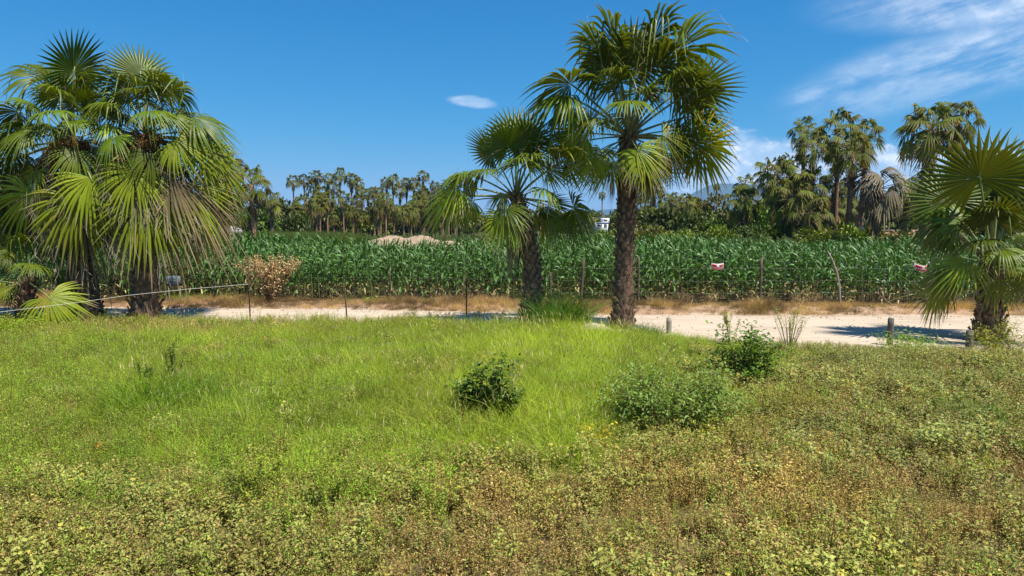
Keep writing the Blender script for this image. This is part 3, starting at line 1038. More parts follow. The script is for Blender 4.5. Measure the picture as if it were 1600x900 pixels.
mid_palm('broad palm with heavy black-brown skirt, highest at the right', (1455, 205), 50, 2.7, .3, 34, 60, 4.0, seed=34, e_lo=-30)
mid_palm('palm with yellowing fans joined to the broad skirted palm, on its right', (1497, 190), 51, 2.0, .2, 26, 26, 2.0, seed=35)
mid_palm('bushy palm standing alone right of the far small palms, skirt to the corn', (1160, 318), 62, 2.1, .2, 30, 26, 2.2, seed=36)
mid_palm('slim palm rising behind the bushy lone palm', (1164, 288), 74, 1.5, .16, 22, 4, .6, seed=37)
mid_palm('palm on thick trunk behind the left pair, crown right of them', (393, 288), 52, 1.9, .2, 26, 26, 1.8, seed=38)
mid_palm('taller palm half hidden by the left pair, behind the crown edge', (352, 262), 50, 1.6, .2, 26, 22, 1.6, seed=39)
mid_palm('shaggy palm standing apart left of the far grove', (424, 314), 72, 1.5, .18, 22, 20, 1.3, seed=40)
mid_palm('brown skirted palm in the row right of the tallest near palm', (1073, 318), 72, 1.5, .2, 22, 24, 1.7, seed=41)
mid_palm('palm with pale low fans over the far corn edge, right of tallest trunk', (1022, 296), 90, 1.8, .18, 24, 10, 1.0, seed=42)
mid_palm('short green palm close to the corn right of the tallest trunk', (1048, 318), 80, 1.9, .2, 24, 12, 1.0, seed=43)
mid_palm('palm behind the brick wall, left of the low young palm', (1418, 300), 62, 1.9, .2, 24, 20, 1.8, seed=44)
mid_palm('leafy low palm between tall trunks above the brick wall', (1300, 330), 66, 1.9, .2, 24, 10, 1.0, seed=45)
mid_palm('broad palm behind the young palm at the right border', (1560, 300), 58, 2.4, .2, 26, 20, 1.8, seed=46)

# --- far grove: whole crowns as one part each, shared meshes
fk = dict(nseg=9, spans=(.06, .55, 1.0), fibres=0)
far_fans = [fan(R_(e), droop=0.9, age=.3, base=(0.075, 0.10, 0.008), **fk) for e in (80, 55, 30, 5, -25)]
far_dead = fan(R_(-70), droop=.5, age=1, dead=True, A=R_(60), base=(0.15, 0.105, 0.065), **fk)
CROWNS = []
for v in range(6):
    random.seed(100 + v)
    g, gd = Geo(), Geo()
    for i in range(26):
        q = (i + .5) / 26
        e = 84 - 115 * q
        j = min(4, max(0, int(round((80 - e) / 26))))
        M = rot('Z', i * 2.39996 + random.gauss(0, .2)) @ rot('Y', random.gauss(0, .4)) @ Matrix.Scale(random.uniform(.85, 1.1), 4)
        ff = far_fans[j]
        g.merge(ff[0], M, (1, 1, 1) if e > 0 else (1.5, 1.25, 1.1))
    for i in range(6 + 5 * v):
        gd.merge(far_dead[0], Matrix.Translation((0, 0, -.2 - random.random() * (.5 + .3 * v))) @ rot('Z', i * 2.4) @ Matrix.Scale(.65, 4))
    CROWNS.append((g.mesh('crown', M_palm_far), gd.mesh('skirt', M_dead)))


def thin_trunk_mesh():
    t = np.linspace(0, 1, 8)
    return Geo().tube(np.stack([0.02 * np.sin(t * 5), 0 * t, t], 1), np.array([1.3, 1.1, 1, .95, .9, .9, .88, .85]), 6, (2.0, 1.75, 1.5), jit=.1).mesh('trunk', M_bark)


THIN = thin_trunk_mesh()
nfar = 0


def far_palm(label, px, py, D, cr, tr=.14, group='palms of the far grove'):
    global nfar
    nfar += 1
    T = pt(px, py, D)
    root = empty('fan_palm', (T.x, D, 0), label, 'palm tree', group, rz=nfar * 1.3)
    t = link('trunk', THIN, root)
    t.scale = (tr, tr, T.z)
    V_ = CROWNS[nfar % 6]
    s = cr / 2.2
    for me, nm in zip(V_, ('crown', 'skirt')):
        c = link(nm, me, root)
        c.location = (0, 0, T.z)
        c.scale = (s, s, s)
    return root


named_far = [
    (458, 284, 118, 1.45, 'slim far palm, leftmost of the high row in the distant grove'),
    (475, 281, 122, 1.4, 'second slim palm from the left of the distant grove'),
    (475, 318, 100, 1.9, 'low broad palm in front of the left end of the grove'),
    (425, 333, 120, 1.7, 'low yellowish palm between shaggy palm and the grove'),
    (661, 276, 120, 1.35, 'tallest slim palm of the right half of the distant grove'),
    (679, 292, 122, 1.35, 'rightmost palm of the distant grove, by the leaning palm'),
    (531, 274, 118, 1.6, 'highest crown in the middle of the distant grove'),
    (941, 305, 150, 1.1, 'small lone palm left of the tallest trunk above the white house'),
    (1120, 292, 150, 1.05, 'tiny lone palm against the blue mountain'),
    (1001, 304, 130, 1.4, 'small palm just right of the tallest near trunk'),
]
for px, py, D, cr, lb in named_far:
    far_palm(lb, px, py, D, cr)
random.seed(5)
high = [(494, 277), (490, 291), (502, 305), (513, 278), (549, 281), (536, 309), (557, 288), (565, 302), (584, 302), (591, 300), (604, 284), (614, 281), (635, 289), (646, 285), (664, 305), (520, 296), (575, 306), (625, 300), (655, 298)]
for px, py in high:
    far_palm('one of the slim palms crowding the distant grove beyond the corn', px, py + random.uniform(-2, 2), random.uniform(108, 130), random.uniform(1.35, 1.75))
for k in range(46):
    px = random.uniform(452, 712)
    far_palm('one of the low palms filling the shade under the distant grove', px, random.uniform(312, 346), random.uniform(96, 118), random.uniform(1.4, 2.0), group='low palms under the far grove')
for k in range(12):
    px = random.uniform(1005, 1180)
    far_palm('one of the low palms among bushes right of the tallest palm', px, random.uniform(322, 348), random.uniform(80, 105), random.uniform(1.4, 2.0), group='low palms among the bushes')
for k in range(14):
    px = random.uniform(1180, 1600)
    far_palm('one of the low palms filling the gaps behind the right group', px, random.uniform(305, 345), random.uniform(72, 90), random.uniform(1.6, 2.2), group='low palms behind the right group')
for k in range(10):
    px = random.uniform(330, 455)
    far_palm('one of the far palms behind the grey roofed hut', px, random.uniform(325, 345), random.uniform(100, 125), random.uniform(1.3, 1.8), group='far palms behind the hut')
for k in range(8):
    px = random.uniform(-60, 330)
    far_palm('one of the far palms seen between the left pair of palms', px, random.uniform(290, 335), random.uniform(95, 125), random.uniform(1.5, 2.0), group='far palms behind the left pair')
for k in range(12):
    px = random.uniform(700, 1000)
    far_palm('one of the faraway palms on the skyline behind the leaning palm', px, random.uniform(322, 338), random.uniform(150, 200), random.uniform(1.5, 2.0), group='skyline palms in the middle')


# ------------------------------------------------------------------ broadleaf trees and bushes far off
def tree_mesh(seed, col, n=1500, flat=0.8, leaf=0.16, lobes=9, low=0.25):
    random.seed(seed)
    g = Geo()
    cs = []
    for k in range(lobes):
        a = k * 2.4
        r = 0.62 * math.sqrt((k + .3) / lobes)
        cs.append((math.cos(a) * r, math.sin(a) * r, low + (1 - low) * (0.35 + 0.5 * random.random()) * flat, random.uniform(.28, .42)))
    for (x, y, z, r) in cs:
        m = n // lobes
        u = unit(m)
        rad = r * (0.62 + 0.45 * rng.random(m) ** 0.6)
        p = np.array([x, y, z]) + u * rad[:, None] * np.array([1, 1, .8])
        p[:, 2] = np.maximum(p[:, 2], 0.02)
        g.leaves(p, u + rng.normal(size=(m, 3)) * .7, leaf * (0.6 + .8 * rng.random(m)), leaf * 0.55, jitter(col, m, .35, .12), curl=.2)
    st = Geo()
    st.tube([(0, 0, 0), (0.02, 0, .2), (0.0, 0.01, .45)], [.045, .035, .025], 6, (1.6, 1.4, 1.2))
    for (x, y, z, r) in cs[:6]:
        st.tube([(0, 0, .25), (x * .5, y * .5, .25 + (z - .25) * .6), (x, y, z)], [.022, .016, .006], 4, (1.6, 1.4, 1.2), cap=False)
    return g.mesh('crown', M_tree), st.mesh('trunk', M_bark)


TREES = [tree_mesh(1, (0.080, 0.115, 0.008)), tree_mesh(2, (0.060, 0.085, 0.010)), tree_mesh(3, (0.15, 0.19, 0.015)), tree_mesh(4, (0.13, 0.12, 0.025)), tree_mesh(5, (0.15, 0.28, 0.02), leaf=.12)]


def tree(label, px, ytop, D, wid, v=0, cat='tree', name='broadleaf_tree', group=None, base=0.0):
    T = pt(px, ytop, D)
    h = T.z - base
    r = empty(name, (T.x, D, base), label, cat, group, rz=px * .37)
    for me, nm in zip(TREES[v], ('crown', 'trunk')):
        c = link(nm, me, r)
        c.scale = (wid, wid, h)
    return r


tree('round dark green tree beside the grey roofed hut', 436, 318, 100, 4.5, 1)
tree('green tree just left of the hut roof, behind the corn', 330, 322, 105, 5, 0)
tree('light green bush glowing at the corn edge left of the dense palm clump', 1208, 338, 60, 1.6, 4, 'bush', 'bush')
tree('tall soft green tree behind the bright bush', 1190, 312, 75, 3.6, 2)
tree('brown-tinged tree just right of the hanging frond tips', 1100, 312, 88, 3.6, 3)
tree('round green tree in the gap right of the tallest trunk', 1105, 330, 76, 2.6, 0)
tree('dark round bush at the corn edge right of the tallest trunk', 1080, 338, 66, 2.3, 1, 'bush', 'bush')
tree('wide low bush just behind the corn near the lone bushy palm', 1128, 343, 64, 2.2, 0, 'bush', 'bush')
tree('bush left of the tallest trunk by the white house', 976, 347, 100, 1.7, 3, 'bush', 'bush')
tree('dark tree standing left of the white house', 903, 332, 120, 2.8, 1)
tree('olive tree at the foot of the distant grove left end', 405, 328, 90, 3.0, 0)
tree('dark scrubby tree under the distant grove left part', 462, 338, 92, 2.6, 1)
random.seed(9)
grp = [('leafy trees closing the view under the far grove', 'one of the leafy trees closing the view behind the far grove', 440, 715, (322, 340), (118, 140), 15),
       ('leafy trees behind the left palms', 'one of the leafy trees seen through the left palms', -250, 440, (318, 342), (100, 130), 18),
       ('leafy trees on the middle skyline', 'one of the leafy trees on the middle skyline by the white house', 700, 1010, (332, 345), (135, 175), 16),
       ('leafy trees right of the tallest palm', 'one of the leafy trees between the lone palms and the corn', 990, 1190, (326, 350), (78, 110), 13),
       ('leafy trees behind the right palms', 'one of the leafy trees behind the right palm group', 1180, 1950, (300, 340), (78, 100), 26)]
for gname, lb, a, b, ys_, ds_, n in grp:
    for k in range(n):
        tree(lb, a + (b - a) * (k + random.random()) / n, random.uniform(*ys_), random.uniform(*ds_), random.uniform(3.2, 6.0), random.choice([0, 1, 1, 2, 3, 0]), group=gname)
# bushes right behind the far corn edge
for k in range(16):
    tree('one of the low bushes along the far edge of the corn', 960 + 40 * k + random.uniform(-12, 12), random.uniform(352, 364), random.uniform(54, 60), random.uniform(1.3, 2.3), random.choice([0, 1, 3, 2]), 'bush', 'bush', 'bushes along the far corn edge')

# ------------------------------------------------------------------ mountain
def mountain():
    D0 = 7000.0
    prof = [(-900, 338), (300, 344), (820, 341), (870, 336), (925, 330), (960, 326), (1010, 322), (1060, 312), (1090, 298), (1110, 289), (1135, 286), (1165, 288), (1195, 290), (1240, 300), (1290, 306), (1360, 316), (1500, 326), (1800, 338), (2600, 344)]
    pxs = np.linspace(-900, 2600, 260)
    hy = np.interp(pxs, [p[0] for p in prof], [p[1] for p in prof])
    rows, nrow = [], 16
    for i, (px, py) in enumerate(zip(pxs, hy)):
        T = pt(px, py, D0)
        top = max(T.z, 6) + 28 * (fbm(px, 0, .05, 2) - .5) + 10 * (fbm(px, 0, .25, 5) - .5)
        for j in range(nrow):
            q = j / (nrow - 1)
            if q <= .6:
                k = q / .6
                z = top * k ** 1.25 * (1 + .28 * (fbm(px * .04, q * 7, 1.0, 3) - .5) * math.sin(k * math.pi))
                y = D0 - 1500 * (1 - k)
            else:
                k = (1 - q) / .4
                z, y = top * k, D0 + 1200 * (1 - k)
            rows.append((T.x / D0 * y, y, max(z, -0.5)))
    V = np.array(rows)
    i, j = np.meshgrid(np.arange(len(pxs) - 1), np.arange(nrow - 1), indexing='ij')
    a = (i * nrow + j).ravel()
    Fc = np.concatenate([np.stack([a, a + nrow, a + nrow + 1], 1), np.stack([a, a + nrow + 1, a + 1], 1)])
    m = solid('mountain_scrub', (0.03, 0.042, 0.035), (0.06, 0.07, 0.05), 0.01, 1.0, 0.0, spec=0.0)
    return tag(Geo().add(V, Fc, (1, 1, 1)).obj('mountains', m, smooth=True), kind='structure')


mountain()

# ------------------------------------------------------------------ sandy mound, second field, wall, houses
def mound():
    D = 62.0
    x0, x1 = pt(505, 370, D).x, pt(770, 370, D).x
    xs = np.linspace(x0, x1, 70)
    ys = np.linspace(D - 7, D + 9, 26)
    V = []
    for x in xs:
        px = 800 + x / D * F
        topz = np.interp(px, [505, 530, 560, 580, 600, 630, 655, 680, 720, 770], [.2, 1.0, 1.2, 1.35, 1.85, 1.7, 1.75, 1.6, 1.0, .2])
        for y in ys:
            k = math.sin((y - ys[0]) / (ys[-1] - ys[0]) * math.pi) ** .6
            V.append((x, y, topz * k + .9 * (fbm(x, y, .9, 7) - .5) * k - .05))
    n = len(ys)
    i, j = np.meshgrid(np.arange(len(xs) - 1), np.arange(n - 1), indexing='ij')
    a = (i * n + j).ravel()
    Fc = np.concatenate([np.stack([a, a + n, a + n + 1], 1), np.stack([a, a + n + 1, a + 1], 1)])
    m = solid('mound_sand', (0.22, 0.155, 0.095), (0.34, 0.25, 0.165), 0.9, .95, .5, 4)
    tag(Geo().add(V, Fc, (1, 1, 1)).obj('sand_mound', m, smooth=True), kind='structure')


mound()


def brick_wall():
    a, b = pt(1290, 360, 66), pt(1470, 360, 66)
    m = bpy.data.materials.new('orange_brick')
    m.use_nodes = True
    g = NT(m.node_tree)
    tcn = g.n('ShaderNodeTexCoord')
    br = g.n('ShaderNodeTexBrick')
    mp = g.n('ShaderNodeMapping')
    mp.inputs['Rotation'].default_value = (R_(90), 0, 0)
    m.node_tree.links.new(tcn.outputs['Object'], mp.inputs[0])
    m.node_tree.links.new(mp.outputs[0], br.inputs[0])
    br.inputs['Color1'].default_value = (0.36, 0.12, 0.05, 1)
    br.inputs['Color2'].default_value = (0.28, 0.10, 0.05, 1)
    br.inputs['Mortar'].default_value = (0.30, 0.26, 0.22, 1)
    br.inputs['Scale'].default_value = 2.5
    m.node_tree.links.new(br.outputs[0], m.node_tree.nodes['Principled BSDF'].inputs['Base Color'])
    m.node_tree.nodes['Principled BSDF'].inputs['Roughness'].default_value = .9
    r = empty('brick_wall', ((a.x + b.x) / 2, 66, 0), 'low orange brick wall behind the dead grey palm', 'wall')
    W = b.x - a.x
    Geo().box((0, 0, 1.15), (W, .2, 2.3), (1, 1, 1)).obj('wall_face', m, r)
    Geo().box((0, 0, 2.36), (W + .1, .26, .12), (1, 1, 1)).obj('coping', solid('old_mortar', (.2, .15, .12), (.3, .24, .19), 3), r)
    for k in range(6):
        Geo().box((-W / 2 + W * (k + .5) / 6, -.16, 1.18), (.28, .12, 2.36), (1, 1, 1)).obj('pier', m, r)


brick_wall()
M_white = solid('white_render', (.66, .66, .66), (.8, .8, .8), 1.5, .9, .1)
M_glass = solid('dark_glass', (.03, .035, .045), (.05, .055, .07), 3, .15, 0, spec=.6)
M_roof = solid('grey_tin_roof', (.20, .19, .19), (.30, .29, .29), 2, .6, .3, 8, (12, 1, 1))


def white_house():
    D = 126
    c = pt(940, 346, D)
    r = empty('white_house', (c.x, D, 0), 'small white flat-roofed house far off left of the tallest trunk', 'house')
    r.scale = (.60, .60, .60)
    r.location.z = 1.15
    Geo().box((-.1, 0, 1.6), (3.6, 5, 3.2 + .1), (1, 1, 1)).obj('lower_wall', M_white, r)
    Geo().box((1.0, .3, 3.95), (2.2, 4.4, 1.4), (1, 1, 1)).obj('upper_wall', M_white, r)
    Geo().box((-.1, 0, 3.31), (3.9, 5.3, .12), (1, 1, 1)).obj('roof_slab', M_white, r)
    for x, z, s, y in ((-.9, 2.4, (1.3, .08, .8), -2.53), (.9, 2.4, (.8, .08, .8), -2.53), (1.0, 4.0, (.9, .08, .7), -1.93)):
        w_ = Geo().box((x, y, z), s, (1, 1, 1)).obj('window', M_glass, r)
        Geo().box((x, y - .01, z - s[2] / 2 - .06), (s[0] + .15, .12, .08), (1, 1, 1)).obj('sill', M_white, w_)


white_house()


def hut():
    D = 96
    c = pt(360, 350, D)
    r = empty('hut', (c.x, D, 0), 'small hut with grey pitched roof behind the left pair of palms', 'hut', rz=.25)
    r.scale = (.75, .75, .75)
    Geo().box((0, 0, 1.05), (4.6, 3.6, 2.1), (1, 1, 1)).obj('wall', solid('grey_plaster', (.25, .24, .22), (.36, .34, .31), 2, .9, .1), r)
    g = Geo()
    V = [(-2.6, -2.2, 2.1), (2.6, -2.2, 2.1), (2.6, 2.2, 2.1), (-2.6, 2.2, 2.1), (-1.0, 0, 3.55), (1.0, 0, 3.55)]
    g.add(V, [(0, 1, 5), (0, 5, 4), (2, 3, 4), (2, 4, 5), (1, 2, 5), (3, 0, 4), (0, 2, 1), (0, 3, 2)], (1, 1, 1))
    g.obj('roof', M_roof, r)
    Geo().box((.3, -1.83, 1.0), (.85, .06, 2.0), (1, 1, 1)).obj('door', M_wood, r)
    Geo().box((-1.3, -1.83, 1.4), (.8, .06, .7), (1, 1, 1)).obj('window', M_glass, r)


hut()

# ------------------------------------------------------------------ corn
def corn_leaf(L=.88, W=.10, up=62, down=-60, col=(0.047, 0.106, 0.014), twist=.3):
    n = 7
    P, C, V = np.zeros(3), [], []
    tw = rng.normal() * twist
    for i in range(n):
        t = i / (n - 1)
        a = R_(up + (down - up) * t ** 1.3)
        if i:
            P = P + np.array([0, math.cos(a), math.sin(a)]) * L / (n - 1)
        ww = W * .5 * (0.55 + .45 * math.sin(min(1, t * 2.2) * math.pi / 2)) * (1 - max(0, (t - .45) / .55) ** 1.6)
        nv = np.array([0, -math.sin(a), math.cos(a)])
        sd = np.array([math.cos(tw * t * 2), 0, 0]) + nv * math.sin(tw * t * 2)
        wav = rng.normal() * .010
        V += [P + sd * ww + nv * (ww * .45 + wav), P, P - sd * ww + nv * (ww * .45 - wav)]
        k = .8 + .3 * t + .08 * rng.normal()
        C += [np.array(col) * k, np.array(col) * k * 1.5 + .012, np.array(col) * k]
    Fc = []
    for i in range(n - 1):
        a = 3 * i
        Fc += [(a, a + 1, a + 4), (a, a + 4, a + 3), (a + 1, a + 2, a + 5), (a + 1, a + 5, a + 4)]
    return Geo().add(V, Fc, np.array(C))


LEAF_G = [corn_leaf(), corn_leaf(.85, .09, 55, -75), corn_leaf(.7, .08, 68, -30), corn_leaf(.62, .07, 76, 15), corn_leaf(.8, .085, 60, -85), corn_leaf(.5, .06, 82, 50)]
LEAF_DRY = [corn_leaf(.6, .06, 30, -85, (.30, .24, .09)), corn_leaf(.55, .05, 10, -88, (.34, .25, .13)), corn_leaf(.65, .07, 45, -80, (.13, .18, .05))]
LEAVES = LEAF_G + LEAF_DRY
LEAF_M = [g.mesh('leaf', M_corn) for g in LEAVES]


def corn_plan(seed, hgt=1.88, nl=10):
    random.seed(seed)
    out = []
    az = random.uniform(0, 6.28)
    for i in range(nl):
        t = i / (nl - 1)
        z = .22 + (hgt - .27) * t
        if i < 3:
            v = random.choice([6, 7, 8, 8, 0] if i < 2 else [8, 0, 4, 6])
        elif t > .85:
            v = random.choice([5, 3])
        elif t > .6:
            v = random.choice([2, 3, 2, 0])
        else:
            v = random.choice([0, 1, 4, 2, 0, 1])
        s = random.uniform(.85, 1.15) * (1.0 if .2 < t < .85 else .85)
        out.append((v, (0, 0, z), az + math.pi * i + random.gauss(0, .35), random.gauss(0, .12), s))
    return out


def corn_stalk(hgt=1.88):
    t = np.linspace(0, 1, 7)
    P = np.stack([.02 * np.sin(t * 6), .02 * np.cos(t * 5) - .02, -.04 + hgt * t], 1)
    col = np.linspace((.20, .20, .07), (.07, .14, .04), 7)
    return Geo().tube(P, np.linspace(.019, .008, 7), 6, col)


STALK_G = corn_stalk()
STALK_M = STALK_G.mesh('stalk', M_corn)
PLANS = [corn_plan(40 + i) for i in range(6)]
CORN_JOIN = []
for pl in PLANS:
    g = Geo().merge(STALK_G)
    for v, p, a, tl, s in pl:
        g.merge(LEAVES[v], Matrix.Translation(p) @ rot('Z', a) @ rot('X', tl) @ Matrix.Scale(s, 4))
    CORN_JOIN.append(g.mesh('corn', M_corn))

corn_label = ['green corn plant in the front row of the field, behind the fence', 'green corn plant in the second row of the field, close behind the front row']


def build_corn():
    random.seed(77)
    n = 0
    for row in range(2):
        xs = np.linspace(pt(-40, 470, 27.5).x, pt(1640, 470, 27.5).x, 148)
        for x in xs:
            x = x + random.gauss(0, .05)
            y = float(corn_front(x)) + .25 + row * .75 + random.gauss(0, .07)
            s = random.uniform(.86, 1.12)
            r = empty('corn_plant', (x, y, float(ground_z(x, y)) - .01), corn_label[row], 'corn plant', 'corn plants along the front of the field' if row == 0 else 'corn plants in the second row', rz=random.uniform(0, 6.28))
            r.scale = (s, s, s)
            link('stalk', STALK_M, r)
            for v, p, a, tl, sc in PLANS[n % 6]:
                lf = link('leaf', LEAF_M[v], r)
                lf.matrix_basis = Matrix.Translation(p) @ rot('Z', a) @ rot('X', tl) @ Matrix.Scale(sc, 4)
            n += 1
    P, Rt, S, I, T = [], [], [], [], []
    for row in range(2, 20):
        for x in np.arange(-44, 46, .27):
            y = float(corn_front(x)) + .25 + row * .75 + random.gauss(0, .08)
            if row < 12 and abs(x) > 27:
                if abs(x) > .82 * y:
                    continue
            P.append((x + random.gauss(0, .05), y, 0))
            Rt.append((random.gauss(0, .05), random.gauss(0, .05), random.uniform(0, 6.28)))
            S.append(random.uniform(.9, 1.13) * (1 + .08 * math.sin(x * .3)))
            I.append(random.randint(0, 5))
            T.append((1, 1, 1))
    # beside the rows that stand out singly, outside the frame
    for row in range(2):
        for x in np.concatenate([np.arange(-40, -22.2, .3), np.arange(22.2, 40, .3)]):
            P.append((x, float(corn_front(x)) + .25 + row * .75, 0))
            Rt.append((0, 0, random.uniform(0, 6.28)))
            S.append(random.uniform(.9, 1.13))
            I.append(random.randint(0, 5))
            T.append((1, 1, 1))
    scatter('corn_field', P, Rt, S, I, np.array(T, float), CORN_JOIN, M_corn)


build_corn()

# ------------------------------------------------------------------ ground plants: source clumps
def grass_clump(n, h, spread, col, w=.008, lean=.35, tip=None, bend=.45, seeds=False):
    g = Geo()
    r = spread * np.sqrt(rng.random(n))
    a = rng.random(n) * 6.283
    b = np.stack([r * np.cos(a), r * np.sin(a), np.zeros(n) - .01], 1)
    d = np.stack([rng.normal(size=n) * lean, rng.normal(size=n) * lean, np.ones(n)], 1)
    bd = np.stack([rng.normal(size=n) * bend, rng.normal(size=n) * bend, -np.abs(rng.normal(size=n)) * bend * .6], 1)
    g.blades(b, d, bd, h * (.55 + .6 * rng.random(n)), w * (.7 + .6 * rng.random(n)), jitter(col, n, .3, .1), 3, tip)
    if seeds:
        m = n // 14
        g.blades(b[:m], d[:m] * [.4, .4, 1], bd[:m] * .2, h * 1.35, .003, (.30, .28, .12), 2)
        g.leaves(b[:m] + np.array([0, 0, h * 1.2]), d[:m] * [.4, .4, 1], .10, .012, (.36, .32, .17))
    return g


def leafy_clump(n, h, spread, col, leaf=.05, stems=9, narrow=.6, col2=None, f2=.2, flower=None, updir=.3, stemcol=(.20, .17, .07)):
    g = Geo()
    ends = []
    for _ in range(stems):
        a, r = rng.random() * 6.283, spread * math.sqrt(rng.random())
        b = np.array([r * .4 * math.cos(a), r * .4 * math.sin(a), -.01])
        e = np.array([r * math.cos(a), r * math.sin(a), h * (.65 + .45 * rng.random())])
        mid = (b + e) / 2 + rng.normal(size=3) * .02
        g.tube([b, mid, e], [.004, .003, .0015], 3, stemcol, cap=False)
        ends.append((b, mid, e))
    k = rng.integers(0, stems, n)
    t = rng.random(n) ** .65
    E = np.array(ends)
    p = np.where(t[:, None] < .5, E[k, 0] + (E[k, 1] - E[k, 0]) * (t * 2)[:, None], E[k, 1] + (E[k, 2] - E[k, 1]) * (t * 2 - 1)[:, None])
    a = rng.random(n) * 6.283
    d = np.stack([np.cos(a), np.sin(a), updir + rng.normal(size=n) * .45], 1)
    c = jitter(col, n, .35, .12)
    if col2 is not None:
        q = rng.random(n) < f2
        c[q] = jitter(col2, int(q.sum()), .35, .1)
    p = p + d * .014
    g.leaves(p, d, leaf * (.5 + .8 * rng.random(n)), leaf * narrow * (.6 + .6 * rng.random(n)), c)
    if flower is not None:
        m = 3
        g.leaves(E[:m, 2], unit(m) + [0, 0, 1], .03, .03, flower)
        g.leaves(E[:m, 2], unit(m) + [0, 0, 1], .03, .03, flower)
    return g


G_ = (.285, .375, .050)
GRASS = [grass_clump(46, .42, .20, G_, .007), grass_clump(40, .50, .22, G_, .007), grass_clump(50, .36, .22, G_, .006, seeds=True), grass_clump(36, .46, .18, (.27, .37, .035), .008, .5), grass_clump(44, .40, .2, (.19, .34, .035), .007, .3, (.36, .40, .07))]
Y_ = (.275, .300, .075)
WEEDS = [leafy_clump(195, .30, .22, Y_, 0.038, 9, .7, (0.40, 0.28, 0.11), .26), leafy_clump(180, .34, .22, (0.265, 0.300, 0.070), 0.033, 9, .6, (0.24, 0.25, 0.06), .4), leafy_clump(180, .28, .24, Y_, 0.030, 10, .6, (0.40, 0.27, 0.12), .36),
         leafy_clump(165, .32, .2, (0.280, 0.305, 0.080), 0.044, 8, .75, (0.300, 0.330, 0.080), .3, (.50, .42, .08)), leafy_clump(195, .36, .2, (0.289, 0.336, 0.053), 0.027, 11, .45, (0.36, 0.24, 0.10), .42)]
DRYW = [leafy_clump(195, .30, .24, (0.425, 0.312, 0.089), 0.027, 12, .45, (0.255, 0.160, 0.058), .3, stemcol=(0.442, 0.304, 0.116)), leafy_clump(180, .34, .22, (0.459, 0.360, 0.105), 0.024, 12, .4, (0.323, 0.320, 0.053), .35, stemcol=(0.442, 0.304, 0.116)),
        leafy_clump(180, .27, .22, (0.374, 0.256, 0.084), 0.030, 10, .5, (0.561, 0.432, 0.158), .3, stemcol=(0.374, 0.224, 0.095)), leafy_clump(165, .32, .2, (0.408, 0.336, 0.074), 0.026, 12, .5, (0.340, 0.128, 0.063), .08)]
FEATH = [leafy_clump(240, .42, .2, (0.196, 0.360, 0.037), .04, 14, .18, updir=.5), leafy_clump(220, .36, .22, (0.230, 0.384, 0.037), .045, 12, .16, updir=.4), leafy_clump(220, .48, .18, (0.170, 0.320, 0.042), .04, 12, .2, (0.306, 0.400, 0.053), .3, updir=.5)]
STRAWG = [grass_clump(50, .26, .2, (.40, .26, .12), .006, .6), grass_clump(40, .34, .16, (.46, .32, .17), .006, .5), leafy_clump(70, .2, .22, (.34, .20, .10), .03, 12, .3, (.20, .13, .09), .4, stemcol=(.3, .2, .12)), grass_clump(50, .22, .22, (.28, .20, .13), .006, .9)]
STALKS = [leafy_clump(26, .75, .10, (.30, .26, .09), .05, 3, .25, (.20, .12, .06), .5, stemcol=(.34, .27, .13)), leafy_clump(30, .62, .10, (.20, .27, .07), .045, 4, .3, (.30, .22, .10), .3, stemcol=(.22, .24, .08)), grass_clump(7, .8, .12, (.42, .36, .18), .006, .5, bend=.9), grass_clump(9, .6, .12, (.36, .38, .12), .005, .5, bend=1.0)]
SRC = {k: [g.mesh(k, m) for g in gs] for k, gs, m in (('grass', GRASS, M_grass), ('weed', WEEDS, M_weed), ('dry', DRYW, M_weed), ('feather', FEATH, M_weed), ('straw', STRAWG, M_grass), ('stalk', STALKS, M_weed))}


def sm(x, a, b):
    t = np.clip((x - a) / (b - a), 0, 1)
    return t * t * (3 - 2 * t)


def ell(px, py, cx, cy, rx, ry, soft=.35):
    d = np.sqrt(((px - cx) / rx) ** 2 + ((py - cy) / ry) ** 2)
    return 1 - sm(d, 1 - soft, 1 + soft)


def field_points(dens, y0=3.6, seed=1, ymax=40):
    r = np.random.default_rng(seed)
    n = int(dens * 60 * 24)
    x = r.uniform(-30, 30, n)
    y = r.uniform(y0, 27.5, n)
    k = (np.abs(x) < .80 * y + 3.0) & (y < road_near(x) - .10 + .5 * (fbm(x, y, 1.2, 3) - .5))
    return x[k], y[k], r


def zones(x, y):
    px, py = project(x, y, 0.2)
    wob = (fbm(x, y, .5, 6) - .5)
    wob2 = (fbm(x, y, 1.4, 9) - .5)
    px2, py2 = px + wob * 300, py + wob * 90 + wob2 * 80
    edge = ell(px2, py2, 200, 518, 330, 18)
    grass = np.maximum(ell(px2, py2, 600, 608, 540, 100), ell(px2, py2, 1060, 545, 230, 38))
    grass = np.maximum(grass, ell(px2, py2, 740, 522, 560, 36)) * (1 - .85 * edge)
    feath = np.maximum(ell(px2, py2, 130, 650, 400, 125), .5 * ell(px2, py2, 480, 770, 120, 60)) * (1 - .7 * edge)
    dry = np.maximum(ell(px2, py2, 890, 800, 370, 72), ell(px2, py2, 1420, 760, 330, 75))
    dry = np.maximum(dry, .75 * ell(px2, py2, 1180, 740, 300, 60))
    dry = np.maximum(dry, .5 * ell(px2, py2, 700, 850, 260, 60))
    dry = np.maximum(dry, .55 * ell(px2, py2, 1350, 850, 400, 50))
    dry = np.maximum(dry, .45 * ell(px2, py2, 1450, 640, 300, 80))
    dry = np.maximum(dry, .34 * sm(px2, 250, 650) * sm(py2, 700, 820) * (.4 + 1.2 * fbm(x, y, .9, 12)))
    return px, py, edge, grass, feath, dry, wob, wob2


